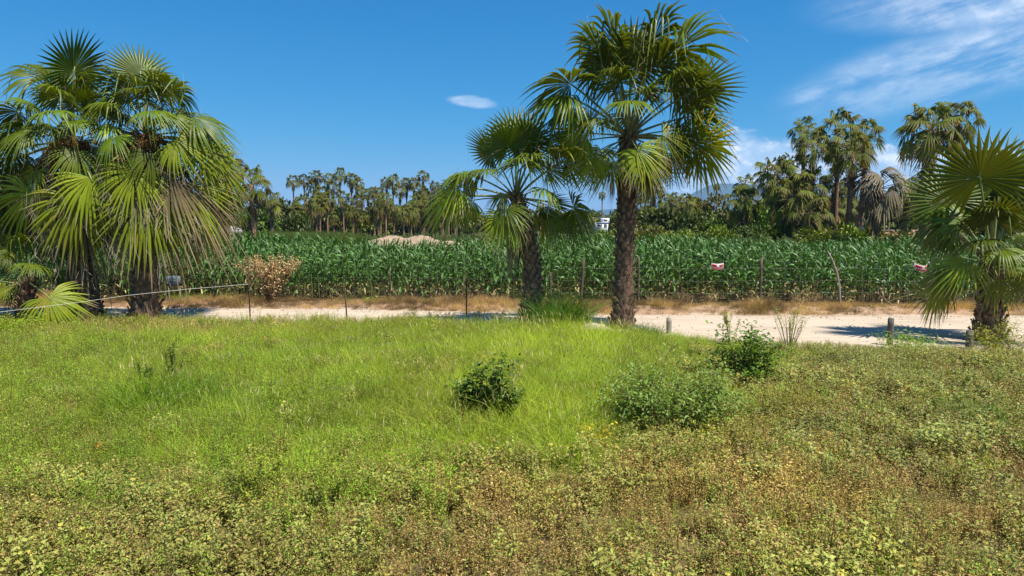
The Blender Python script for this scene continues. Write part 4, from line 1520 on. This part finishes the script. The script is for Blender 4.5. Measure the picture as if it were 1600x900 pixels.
def make_scatter(name, src, x, y, r, sc, tint):
    n = len(x)
    if src in ('grass', 'weed', 'feather', 'dry', 'stalk'):      # the cover is lower where it thins out towards the road on the right
        sc = sc * (1 - (.5 * sm(x, 2.0, 5.0)) * (1 - sm(road_near(x) - y, .2, 2.6)))
    P = np.stack([x, y, ground_z(x, y)], 1)
    Rt = np.stack([r.normal(size=n) * .08, r.normal(size=n) * .08, r.random(n) * 6.283], 1)
    return scatter(name, P, Rt, sc, r.integers(0, len(SRC[src]), n), np.clip(tint, 0, 3), SRC[src], M_grass if src in ('grass', 'straw') else M_weed)


def build_field():
    # tall green grass
    x, y, r = field_points(46, seed=11)
    px, py, edge, grass, feath, dry, w1, w2 = zones(x, y)
    prob = np.clip(grass * 1.0 + feath * .35 + .20, 0, 1) * (1 - .85 * dry * (1 - grass))
    k = r.random(len(x)) < prob
    x, y, px, py, grass, w1, w2 = (q[k] for q in (x, y, px, py, grass, w1, w2))
    big = fbm(x, y, .45, 20)
    sc = (.74 + .85 * big) * (.55 + .45 * grass) * (.85 + .3 * r.random(len(x)))
    short = ell(px, py, 1260, 545, 210, 22)
    sc *= 1 - .45 * short
    fn = fbm(x, y, 1.6, 44)
    dk = (.62 + .55 * sm(fn, .3, .6))[:, None]
    t = np.stack([.80 + .75 * big + .10 * short, .86 + .45 * big, .8 + .4 * big], 1) * dk
    sc = sc * (.75 + .5 * fn)
    make_scatter('tall_grass', 'grass', x, y, r, sc, t)
    # feathery weeds at the left
    x, y, r = field_points(26, seed=12)
    px, py, edge, grass, feath, dry, w1, w2 = zones(x, y)
    k = r.random(len(x)) < np.clip(feath * .95 + .12 * grass + .04, 0, 1)
    x, y, feath = x[k], y[k], feath[k]
    b = fbm(x, y, .5, 21)
    make_scatter('feathery_weeds', 'feather', x, y, r, .65 + .7 * b, np.stack([1.0 + .7 * b, 1.0 + .45 * b, .8 + .2 * b], 1))
    # yellow-green leafy weeds
    x, y, r = field_points(30, seed=13)
    px, py, edge, grass, feath, dry, w1, w2 = zones(x, y)
    prob = np.clip(1 - grass * (.80 + .2 * sm(fbm(x, y, .9, 50), .35, .5)) - feath * .80 * (py < 740), .03, 1) * (1 - .82 * dry)
    k = r.random(len(x)) < prob
    x, y, px, py, edge, dry = (q[k] for q in (x, y, px, py, edge, dry))
    b = fbm(x, y, .55, 22)
    ol = sm(px, 1050, 1300) * (1 - sm(py, 700, 860))
    t = np.stack([.85 + .5 * b - .14 * ol + .1 * edge, .88 + .35 * b - .10 * ol + .03 * edge, .85 + .3 * b + .1 * ol], 1)
    sc = (.60 + .75 * b + .35 * r.random(len(x)) ** 3) * (1 + .12 * ol) * (1 - .15 * edge)
    make_scatter('leafy_weeds', 'weed', x, y, r, sc, t)
    # half dry brown weeds
    x, y, r = field_points(26, seed=14)
    px, py, edge, grass, feath, dry, w1, w2 = zones(x, y)
    k = r.random(len(x)) < np.clip(dry * 1.15 + .14 * (1 - grass) + .12 * edge, 0, 1)
    x, y = x[k], y[k]
    b = fbm(x, y, .6, 23)
    make_scatter('dry_weeds', 'dry', x, y, r, .65 + .7 * b, np.stack([.85 + .4 * b, .85 + .4 * b, .9 + .25 * b], 1))

    # taller single stalks and bent straws standing out of the cover
    x, y, r = field_points(5.5, seed=15)
    px, py, edge, grass, feath, dry, w1, w2 = zones(x, y)
    k = r.random(len(x)) < np.clip(.75 - .6 * grass, 0.1, 1) * np.clip(2.2 * fbm(x, y, .7, 28) - .5, .05, 1)
    x, y = x[k], y[k]
    make_scatter('standing_stalks', 'stalk', x, y, r, .45 + .55 * r.random(len(x)), .8 + .4 * r.random((len(x), 1)) * np.ones((1, 3)))


build_field()


def build_berm():
    r = np.random.default_rng(31)
    n = 14000
    x = r.uniform(-34, 34, n)
    rf, cf = road_far(x), corn_front(x)
    y = rf + .05 + (cf + .3 - rf) * r.random(n)
    k = r.random(n) < np.clip(.25 + 1.3 * (fbm(x, y, .5, 30) - .30), .03, .9) * (1 - .6 * (x > 12) * (y < rf + .9))
    x, y = x[k], y[k]
    b = fbm(x, y, .7, 24)
    q = fbm(x, y, .9, 41)
    dk = (.45 + .75 * sm(q, .35, .6))[:, None]
    make_scatter('dry_verge_grass', 'straw', x, y, r, .4 + .7 * b + .7 * sm(b, .55, .75), np.stack([.8 + .5 * b, .8 + .45 * b, .85 + .3 * b], 1) * dk)
    # green weeds and grass at the foot of the corn
    n = 2600
    x = r.uniform(-30, 30, n)
    y = corn_front(x) + r.normal(size=n) * .35
    k = r.random(n) < np.clip(1.6 * (fbm(x, y, .35, 33) - .42), 0, .8)
    x, y = x[k], y[k]
    b = fbm(x, y, .7, 25)
    make_scatter('verge_weeds', 'grass', x, y, r, .5 + .7 * b, np.stack([.55 + .5 * b, .62 + .3 * b, .6 + .3 * b], 1))
    # second field of tall grass beyond the corn on the left
    n = 5200
    x = r.uniform(-46, -14.5, n)
    y = r.uniform(50, 66, n)
    z = .6 + 0 * x
    P = np.stack([x, y, z * 0], 1)
    Rt = np.stack([0 * x, 0 * x, r.random(n) * 6.283], 1)
    big = [grass_clump(40, 2.6, .45, (.085, .13, .03), .05, .16, bend=.25).mesh('cane', M_grass) for _ in range(3)]
    b = fbm(x, y, .3, 26)
    scatter('cane_field', P, Rt, .72 + .30 * b, r.integers(0, 3, n), np.stack([.8 + .5 * b, .8 + .4 * b, .8 + .3 * b], 1), big, M_grass)
    # scrub under the trees behind the corn
    n = 6000
    x = r.uniform(-75, 75, n)
    y = r.uniform(52, 80, n)
    k = (x > 8) | (y > 68) | (x < -40)
    x, y = x[k], y[k]
    n = len(x)
    scr = [leafy_clump(160, 1.5, .9, c, .22, 9, .5).mesh('scrub', M_weed) for c in ((.07, .11, .03), (.10, .13, .035), (.05, .085, .03))]
    b = fbm(x, y, .3, 27)
    scatter('scrub', np.stack([x, y, 0 * x], 1), np.stack([0 * x, 0 * x, r.random(n) * 6.283], 1), .6 + 1.0 * b, r.integers(0, 3, n), np.stack([.7 + .7 * b, .75 + .5 * b, .8 + .3 * b], 1), scr, M_weed)

    # pebbles on the road
    n = 2600
    x = r.uniform(-30, 30, n)
    q = r.random(n)
    q = np.where(r.random(n) < .6, np.where(q < .5, q * .3, 1 - (1 - q) * .3), q)
    y = road_near(x) + (road_far(x) - road_near(x)) * q
    st = []
    for k in range(3):
        v = np.array([(1, 0, 0), (-1, 0, 0), (0, 1, 0), (0, -1, 0), (0, 0, 1), (0, 0, -1), (.6, .6, .5), (-.6, .5, .5)]) * (.7 + .5 * r.random((8, 1))) * np.array([1, .8, .6])
        st.append(Geo().add(v, [(6, 0, 4), (6, 4, 2), (6, 2, 0), (7, 2, 4), (7, 4, 1), (7, 1, 2), (0, 3, 4), (3, 1, 4), (0, 2, 5), (2, 1, 5), (1, 3, 5), (3, 0, 5)], (.42, .34, .27)).mesh('pebbles', M_grass))
    t_ = .55 + .6 * r.random((n, 1)) * np.ones((1, 3))
    scatter('pebbles', np.stack([x, y, ground_z(x, y) + .018], 1), np.stack([r.random(n), r.random(n), r.random(n) * 6], 1), .012 + .03 * r.random(n) ** 3, r.integers(0, 3, n), t_, st, M_grass)


build_berm()


# ------------------------------------------------------------------ single shrubs and weeds
def shrub(name, label, cat, base_px, rad, h, n, leaf, col, narrow=.55, col2=None, f2=.2, shape='dome', stems=14, updir=.2, mat=None, loc=None, stemcol=(.9, .8, .6), group=None):
    B = at(*base_px) if loc is None else Vector(loc)
    B.z = float(ground_z(B.x, B.y))
    r = empty(name, B, label, cat, group)
    st, lf = Geo(), Geo()
    P = []
    for i in range(stems):
        a = rng.random() * 6.283
        q = math.sqrt(rng.random())
        if shape == 'spire':
            e = np.array([rad * q * math.cos(a) * .8, rad * q * math.sin(a) * .8, h * (.75 + .3 * rng.random())])
        else:
            ph = math.acos(1 - rng.random() * .95)
            e = np.array([rad * math.sin(ph) * math.cos(a), rad * math.sin(ph) * math.sin(a), h * (.25 + .75 * math.cos(ph)) * (.85 + .25 * rng.random())]) * (.7 + .5 * rng.random())
        m = e * .5 + np.array([0, 0, h * .12]) + rng.normal(size=3) * rad * .08
        path = np.array([[0, 0, -.02], m, e]) + np.array([[e[0] * .1, e[1] * .1, 0], [0, 0, 0], [0, 0, 0]])
        st.tube(path, [.009 * h, .006 * h, .002], 4, stemcol, cap=False)
        P.append(path)
    P = np.array(P)
    k = rng.integers(0, stems, n)
    t = rng.random(n) ** .6
    p = np.where(t[:, None] < .5, P[k, 0] + (P[k, 1] - P[k, 0]) * (2 * t)[:, None], P[k, 1] + (P[k, 2] - P[k, 1]) * (2 * t - 1)[:, None])
    p = p + rng.normal(size=(n, 3)) * rad * (.16 if shape == 'dome' else .05) * np.array([1, 1, .8])
    p[:, 2] = np.abs(p[:, 2]) + .01
    a = rng.random(n) * 6.283
    d = np.stack([np.cos(a), np.sin(a), updir + rng.normal(size=n) * .5], 1)
    c = jitter(col, n, .35, .12)
    if col2 is not None:
        q = rng.random(n) < f2
        c[q] = jitter(col2, int(q.sum()), .3, .1)
    lf.leaves(p, d, leaf * (.55 + .8 * rng.random(n)), leaf * narrow, c)
    st.obj('stems', M_twig, r)
    tag(lf.obj('leaves', mat or M_shrub, r), kind='stuff')
    return r


shrub('bush', 'dark green round bush alone in the bright grass, middle of the picture', 'bush', (775, 664), .52, 1.05, 2000, .095, (0.075, 0.140, 0.018), .6, (0.16, 0.24, 0.03), .25)
shrub('bush', 'wide grey-green bush in the grass right of the middle bush', 'bush', (1030, 676), .95, 1.1, 3600, .085, (0.150, 0.205, 0.035), .4, (0.20, 0.26, 0.06), .3, stems=30)
shrub('bush', 'grey-green bush joining the wide one on its right', 'bush', (1105, 665), .6, .9, 1700, .08, (0.15, 0.205, 0.035), .4, (0.20, 0.26, 0.06), .3, stems=16)
shrub('bush', 'broad-leaved green bush in front of the bare sandy patch', 'bush', (1158, 606), .7, 1.1, 2300, .10, (0.080, 0.155, 0.016), .5, (0.18, 0.28, 0.03), .3, stems=18)
shrub('weed', 'small green weed beside the sandy patch, right of the broad-leaved bush', 'weed', (1212, 592), .35, .42, 600, .06, (0.177, 0.272, 0.015), .5)
shrub('weed', 'tall feathery weed standing before the road between the bollards', 'weed', (1233, 550), .55, 1.05, 900, .06, (0.265, 0.304, 0.030), .25, shape='spire', stems=16)
shrub('weed', 'thin tall weed before the road, just right of the first bollard', 'weed', (1140, 538), .3, .85, 600, .07, (0.287, 0.304, 0.030), .25, shape='spire', stems=7)
shrub('weed', 'dark upright weed in the left grass near the dark tuft', 'weed', (275, 612), .25, .95, 420, .06, (0.099, 0.144, 0.015), .35, shape='spire', stems=6)
shrub('weed', 'second dark weed, left of the dark upright one', 'weed', (228, 625), .3, .7, 420, .06, (0.111, 0.160, 0.015), .35, shape='spire', stems=7)
shrub('weed', 'fern-like dark green weed low at the right edge of the field', 'weed', (1522, 672), .55, .55, 1500, .055, (0.099, 0.200, 0.013), .35, stems=16)
shrub('bush', 'low leafy bush in shade under the dark bollard', 'bush', (1420, 558), .8, .55, 1900, .06, (0.189, 0.256, 0.018), .5, stems=18)
shrub('bush', 'leafy bush at the foot of the low young palm', 'bush', (1572, 562), .7, .85, 2200, .06, (0.199, 0.240, 0.020), .5, (0.354, 0.320, 0.025), .3, stems=18)
shrub('bush', 'dense vine-like bush at the left edge under the small palm', 'bush', (25, 528), .9, .55, 2600, .055, (0.189, 0.240, 0.015), .75, stems=18)
shrub('weed', 'grey-green weed patch low in the left half of the field', 'weed', (400, 800), .45, .6, 1300, .05, (0.221, 0.256, 0.023), .3, shape='spire', stems=18)
shrub('weed', 'thin weed right of the grey-green patch, near the bottom', 'weed', (515, 820), .3, .6, 600, .05, (0.199, 0.256, 0.020), .3, shape='spire', stems=10)
shrub('weed', 'yellow-leaved weed at the lower edge of the green grass', 'weed', (925, 705), .3, .45, 380, .05, (0.575, 0.432, 0.025), .6, (0.376, 0.192, 0.035), .35)
shrub('weed', 'yellow-flowered weed in front of the wide grey-green bush', 'weed', (1105, 700), .55, .35, 700, .04, (0.376, 0.384, 0.020), .5, (0.600, 0.600, 0.025), .12)
shrub('weed', 'dark leafy weed in grass left of the picture middle', 'weed', (440, 655), .5, .5, 800, .055, (0.166, 0.240, 0.015), .5, stems=12)
shrub('bush', 'olive bush amid the weeds right of the grey-green bushes', 'bush', (1250, 665), .7, .6, 1800, .045, (0.243, 0.232, 0.025), .4, stems=16)
shrub('weed', 'drying weed with reddish leaf clump at the left', 'weed', (158, 735), .2, .4, 260, .05, (0.221, 0.272, 0.020), .5, (0.600, 0.096, 0.015), .12)
shrub('dry_bush', 'pale brown withered bush with dead leaves in front of the corn', 'bush', (422, 476), 1.6, 1.65, 2900, .085, (.42, .27, .12), .5, (.52, .38, .21), .35, shape='spire', stems=36, mat=M_dead, updir=.1)
shrub('bush', 'tangled thorny half-dry bush behind the second left trunk', 'bush', (272, 470), .85, 2.1, 2400, .05, (.13, .12, .05), .4, (.28, .19, .11), .45, stems=30)
shrub('bush', 'wispy olive bush behind the left palms, in front of the corn', 'bush', (195, 466), 1.1, 2.5, 2600, .06, (.11, .13, .045), .4, (.22, .19, .08), .3, stems=26)
shrub('weed', 'dry brown weed tuft on the bank below the first red sign', 'weed', (1068, 478), .5, .75, 900, .06, (.34, .23, .12), .12, shape='dome', stems=20, mat=M_dead)
shrub('weed', 'dry weed tuft on the bank just right of that under the sign', 'weed', (1112, 479), .4, .6, 700, .06, (.30, .20, .12), .12, shape='dome', stems=16, mat=M_dead)
shrub('weed', 'large straw coloured tuft on the bank left of the crooked post', 'weed', (1262, 481), .55, .7, 1000, .07, (.42, .27, .13), .1, shape='dome', stems=22, mat=M_dead)
shrub('weed', 'straw coloured tuft behind the rusty post near the leaning palm', 'weed', (738, 474), .8, .65, 1100, .07, (.36, .24, .12), .1, shape='dome', stems=22, mat=M_dead)


def tall_tuft(label, base_px, r_, h, n, col, name='grass_clump', tip=None, w=.016):
    B = at(*base_px)
    B.z = float(ground_z(B.x, B.y))
    g = grass_clump(n, h, r_, col, w, .38, tip, .5)
    o = g.obj(name, M_shrub)
    o.location = B
    return tag(o, label, 'grass clump')


tall_tuft('large dark green grass clump growing between the two middle palms', (876, 514), .75, 1.45, 1700, (.11, .20, .02))
tall_tuft('dark green grass clump at the foot of the leaning palm', (845, 518), .5, .8, 600, (.08, .14, .012))
tall_tuft('dark grass tuft in the bright grass at the left', (262, 645), .8, .8, 1500, (.11, .17, .006), w=.013)
tall_tuft('green grass tuft right of the dark one on the left', (350, 650), .5, .5, 500, (.10, .2, .035), w=.012)
tall_tuft('grass tuft around the base of the tallest trunk', (1010, 528), .45, .55, 420, (.10, .185, .045), w=.012)
# ground weeds by the road, the palm shade put into their dark leaf colour
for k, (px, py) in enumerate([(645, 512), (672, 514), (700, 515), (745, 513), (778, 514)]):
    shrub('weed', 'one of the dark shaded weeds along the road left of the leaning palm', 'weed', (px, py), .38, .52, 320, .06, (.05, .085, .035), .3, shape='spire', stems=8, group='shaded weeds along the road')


# ------------------------------------------------------------------ posts, fence, signs, rope
def post_geo(h, r, n=10, jit=.06, lean=(0, 0), col=(1, 1, 1)):
    t = np.linspace(0, 1, 6)
    return Geo().tube(np.stack([lean[0] * t, lean[1] * t, -.1 + (h + .1) * t], 1), r * (1.03 - .06 * t), n, col, jit=jit)


def bollard(label, px, ytop, ybase, dia_px, col):
    B = at(px, ybase)
    B.z = float(ground_z(B.x, B.y))
    h = pt(px, ytop, B.y).z - B.z
    r = empty('bollard', B, label, 'bollard', 'short posts along the near side of the road')
    rad = dia_px / F * B.y / 2
    post_geo(h - .02, rad, 14, .03, col=col).obj('post', M_wood, r, smooth=True)
    Geo().tube([(0, 0, h - .02), (0, 0, h)], [rad * .96, rad * .8], 14, np.array(col) * 1.35).obj('cut_top', M_wood, r)


bollard('pale wooden bollard at the road edge right of the tallest palm', 1045, 496, 522, 8.5, (1.1, 1.1, 1.1))
bollard('dark grey bollard standing between tall weed and low young palm', 1390, 497, 540, 9.5, (.42, .43, .47))
bollard('dark bollard touching the trunk of the low young palm', 1514, 516, 545, 11, (.45, .45, .48))


def tpost(label, px, ytop, ybase, lean=0):
    B = at(px, ybase)
    B.z = float(ground_z(B.x, B.y))
    h = pt(px, ytop, B.y).z - B.z
    r = empty('steel_post', B, label, 'post', 'rusty steel posts on the near side of the road')
    g = Geo().box((0, 0, h / 2 - .1), (.042, .008, h + .2)).box((0, .016, h / 2 - .1), (.008, .026, h + .2))
    o = g.obj('post', M_steel, r)
    o.rotation_euler = (0, lean, 0)
    k = Geo()
    for i in range(int(h / .12)):
        k.box((0, -.007, .1 + i * .12), (.012, .008, .02))
    k.obj('studs', M_steel, r).rotation_euler = (0, lean, 0)
    return B, h


Pa, ha = tpost('thin rusty steel post left of the withered bush', 391, 398, 503)
tpost('short rusty steel post between withered bush and leaning palm', 543, 445, 510, -.05)
tpost('tall dark steel post left of the leaning palm', 729, 425, 508)

# fence on the far side of the road
def far_fence():
    r = empty('wire_fence', (0, float(road_far(0)) + 1.2, 0), 'wire fence with odd wooden posts along the front of the corn', 'fence')
    o0 = np.array(r.location)
    posts = [(-160, 405, 470, .035, 0), (-60, 400, 470, .04, .05), (85, 420, 471, .05, .1), (180, 398, 470, .035, -.05), (335, 388, 470, .055, .04), (610, 420, 474, .03, 0), (860, 425, 478, .035, 0), (907, 405, 480, .055, .1), (997, 402, 480, .04, 0), (1187, 403, 481, .055, 0), (1310, 0, 0, 0, 0), (1560, 400, 481, .05, 0), (1700, 402, 481, .05, .05)]
    tops = []
    for px, yt, yb, rad, ln in posts:
        if yt == 0:
            B = at(1312, 480)
            B.z = float(ground_z(B.x, B.y))
            P = [np.array(pt(a, b, B.y)) - o0 for a, b in ((1311, 484), (1312, 468), (1311, 445), (1307, 425), (1300, 405), (1293, 392))]
            g = Geo().tube(P, [.055, .05, .045, .04, .034, .02], 7, (1.0, .95, .95), jit=.25)
            g.tube([P[3], P[3] + np.array([.10, 0, .12])], [.02, .012], 5, (1, .95, .95))
            g.tube([P[4], P[4] + np.array([-.08, 0, .10])], [.02, .01], 5, (1, .95, .95))
            g.obj('crooked_post', M_wood, r, smooth=True)['label'] = 'crooked grey branch used as a post'
            tops.append(np.array((B.x, B.y, 1.75)))
            continue
        B = at(px, yb)
        B.z = float(ground_z(B.x, B.y))
        h = pt(px, yt, B.y).z - B.z
        g = post_geo(h, rad, 8, .2, (ln, 0), (.95, .9, .85) if px in (335, 85) else (.38, .34, .30))
        o = g.obj('fence_post', M_wood, r, smooth=True)
        o.location = Vector(np.array(B) - o0)
        tops.append(np.array((B.x, B.y, B.z + min(h, 1.7))))
    for z in (.55, 1.0, 1.45):
        g = Geo()
        path = []
        for a, b in zip(tops[:-1], tops[1:]):
            for t in np.linspace(0, 1, 6)[:-1]:
                p = a + (b - a) * t
                path.append((p[0], p[1] - .05, z - .05 * math.sin(t * math.pi) + .02))
        g.tube(np.array(path) - o0, .0018, 3, (1, 1, 1), cap=False)
        g.obj('wire', M_wire, r)


far_fence()


def rope():
    A = np.array(pt(-130, 502, 16.3))
    pts_ = [A, np.array(pt(0, 487.5, 17.2)), np.array(pt(130, 471.5, 18.2)), np.array(pt(200, 461.5, 18.8)), np.array(pt(290, 452, 19.8)), np.array((Pa.x, Pa.y, pt(391, 444, Pa.y).z))]
    P = []
    for a, b in zip(pts_[:-1], pts_[1:]):
        for t in np.linspace(0, 1, 5)[:-1]:
            P.append(a + (b - a) * t)
    P.append(pts_[-1])
    o = Geo().tube(P, .0055, 5, (1, 1, 1)).obj('rope', M_rope)
    tag(o, 'pale rope stretched slanting in front of the left palm trunks', 'rope')


rope()


def plate_mat(name, col, rough=.45):
    return solid(name, np.array(col) * .85, col, 14, rough, .1, 40)


M_red, M_wh, M_blk, M_blue = plate_mat('sign_red', (.50, .02, .04)), plate_mat('sign_white', (.52, .47, .45)), plate_mat('sign_dark', (.04, .03, .04)), plate_mat('sign_blue_grey', (.10, .14, .18), .9)


def red_sign(label, px, py, rz, bow, orange=False):
    D = float(corn_front(pt(px, py, 27).x)) - .55
    c = pt(px, py, D)
    r = empty('warning_sign', c, label, 'sign', rz=rz)
    W, Hh = .45, .22

    def curved(x0, x1, z0, z1, off, mat, nm, par):
        g = Geo()
        n = 8
        V = []
        for i in range(n + 1):
            x = x0 + (x1 - x0) * i / n
            for z in (z0, z1):
                dz = bow * .10 * ((x / (W / 2)) ** 2)
                y = bow * .25 * (x / (W / 2)) ** 2
                V += [(x, y - off - .001, z + dz), (x, y - off + .003, z + dz)]
        Fc = []
        for i in range(n):
            a = 4 * i
            for p, q, s, t in ((0, 4, 6, 2), (1, 3, 7, 5), (2, 6, 7, 3), (0, 1, 5, 4)):
                Fc += [(a + p, a + q, a + s), (a + p, a + s, a + t)]
        Fc += [(0, 2, 3), (0, 3, 1), (4 * n, 4 * n + 1, 4 * n + 3), (4 * n, 4 * n + 3, 4 * n + 2)]
        return g.add(V, Fc, (1, 1, 1)).obj(nm, mat, par)
    pl = curved(-W / 2, W / 2, -Hh / 2, Hh / 2, 0, M_wh, 'plate', r)
    curved(-W / 2 + .025, -.045, -.005, Hh / 2 - .03, .006, M_red, 'red_panel', pl)
    curved(.055, W / 2 - .025, -.005, Hh / 2 - .03, .006, plate_mat('sign_orange', (.55, .10, .02)) if orange else M_red, 'red_panel', pl)
    curved(-W / 2 + .04, W / 2 - .05, -.105, -.088, .006, M_red, 'red_line', pl)
    random.seed(px)
    x = -W / 2 + .05
    while x < W / 2 - .07:
        wd = random.uniform(.015, .04)
        curved(x, x + wd, -.075, -.035, .006, M_blk if random.random() < .4 else M_red, 'lettering', pl)
        x += wd + random.uniform(.008, .02)
    tg = Geo()
    for sx in (-.2, .2):
        tg.tube([(sx, bow * .16, Hh / 2 + bow * .06), (sx * 1.05, .06, Hh / 2 + .12)], .003, 3)
    tg.obj('wire_tie', M_wire, r)
    return r


red_sign('red and white warning sign hung on the fence, left one of two', 1122, 417, 0.0, .35)
red_sign('red, orange and white bent warning sign beside the young palm fronds', 1443, 420, -.1, .9, True)


def blue_sign():
    c = pt(271, 439, 25.2)
    r = empty('notice_board', c, 'small weathered blue-grey notice board behind the second left trunk', 'sign', rz=.1)
    Geo().box((0, 0, 0), (.50, .012, .37)).obj('board', M_blue, r)
    r.rotation_euler = (R_(3), 0, .1)
    random.seed(4)
    for k in range(5):
        Geo().box((random.uniform(-.04, .04), -.009, .12 - .055 * k), (random.uniform(.2, .36), .003, .014)).obj('faded_line', plate_mat('sign_faded', (.08, .11, .16)), r)
    Geo().tube([(-.2, .03, -1.35), (-.2, .03, .18)], .02, 6, (1, 1, 1)).obj('leg', M_wood, r)
    Geo().tube([(.2, .03, -1.35), (.2, .03, .18)], .02, 6, (1, 1, 1)).obj('leg', M_wood, r)


blue_sign()


# ------------------------------------------------------------------ rocks, branches, fallen fronds
def rock(label, px, py, s, sz=.6):
    B = at(px, py)
    B.z = float(ground_z(B.x, B.y))
    import bmesh
    bm = bmesh.new()
    bmesh.ops.create_icosphere(bm, subdivisions=3, radius=1)
    V = np.array([v.co[:] for v in bm.verts])
    Fc = np.array([[v.index for v in f.verts] for f in bm.faces])
    bm.free()
    q = 1 + .45 * (fbm(V[:, 0] * 1.5 + px, V[:, 1] * 1.5 + V[:, 2], 1.2, 4) - .5)[:, None] + .35 * (fbm(V[:, 2] * 2, V[:, 0] * 2 + py, 1.6, 7) - .5)[:, None]
    V = V * q * np.array([s, s * .8, s * sz])
    V[:, 2] = np.round(V[:, 2] / (s * .22)) * s * .10 + V[:, 2] * .6
    o = Geo().add(V, Fc, (1, 1, 1)).obj('rock', M_rock)
    o.location = B + Vector((0, 0, s * sz * .35))
    o.rotation_euler = (0, 0, px)
    tag(o, label, 'rock')


rock('large pale rock in grass between the two middle palms', 927, 526, .38, .75)
rock('pale flat rock left of the larger one between the palms', 903, 530, .26, .6)
rock('small pale rock leaning against the tallest trunk base', 948, 524, .20, .8)


def sand_patch():
    c = at(1207, 577)
    V, n = [(0, 0, .03)], 22
    for i in range(n):
        a = 2 * math.pi * i / n
        k = .8 + .4 * rng.random()
        V.append((.55 * k * math.cos(a), .33 * k * math.sin(a), .015))
    o = Geo().add(V, [(0, 1 + i, 1 + (i + 1) % n) for i in range(n)], (1, 1, 1)).obj('sand_patch', M_road, smooth=True)
    o.location = (c.x, c.y, float(ground_z(c.x, c.y)) + .02)
    tag(o, kind='structure')


sand_patch()


def branch(label, a_px, b_px, D, r0=.03):
    A, B = np.array(pt(*a_px, D)), np.array(pt(*b_px, D + .25))
    A[2] = max(A[2], float(ground_z(A[0], A[1])) + .02)
    g = Geo()
    P = [A + (B - A) * t + rng.normal(size=3) * .02 * math.sin(t * 3.1) for t in np.linspace(0, 1, 7)]
    g.tube(P, np.linspace(r0, r0 * .4, 7), 6, (1.2, 1.1, 1.0), jit=.2)
    for k in range(4):
        p = P[2 + k]
        e = p + np.array([rng.normal() * .2, rng.normal() * .1, .22 + .2 * rng.random()])
        g.tube([p, (p + e) / 2 + rng.normal(size=3) * .02, e], [r0 * .45, r0 * .3, .004], 4, (1.2, 1.1, 1.0), cap=False)
    tag(g.obj('fallen_branch', M_twig), label, 'branch')


branch('dark fallen branch on the bank right of the crooked post', (1394, 484), (1368, 456), 24.6, .035)
branch('thin pale branch lying against the corn beside the dark one', (1372, 470), (1385, 440), 25.6, .02)


def fallen(label, px, py, az, e, kind='dead', sc=.9, z=.15):
    B = at(px, py)
    B.z = float(ground_z(B.x, B.y)) + z
    r = empty('fallen_frond', B, label, 'palm frond')
    frond(r, Vector((0, 0, 0)), az, e, kind, sc, 0.4, name='blade')


fallen('dead pale frond lying on the bank left of the young palm', 1425, 482, 2.6, -15, 'old', .8, .45)
fallen('brown dead frond on the bank by the road, right of the pale one', 1475, 482, 2.9, -12, 'dead', .9, .45)
fallen('dead frond lying at the base of the left pair of palms', 112, 505, 3.4, -12, 'dead', .9, .4)

# ------------------------------------------------------------------ air
def haze():
    m = bpy.data.materials.new('haze')
    m.use_nodes = True
    t = m.node_tree
    t.nodes.clear()
    v = t.nodes.new('ShaderNodeVolumePrincipled')
    v.inputs['Color'].default_value = (.32, .64, 1.0, 1)
    v.inputs['Density'].default_value = HAZE
    v.inputs['Anisotropy'].default_value = 0.0
    o = t.nodes.new('ShaderNodeOutputMaterial')
    t.links.new(v.outputs[0], o.inputs['Volume'])
    b = Geo().box((0, 1200, 239), (26000, 26000, 481)).obj('haze', m)
    tag(b, kind='stuff')


HAZE = 1.0e-4
USE_HAZE = True
if USE_HAZE:
    haze()
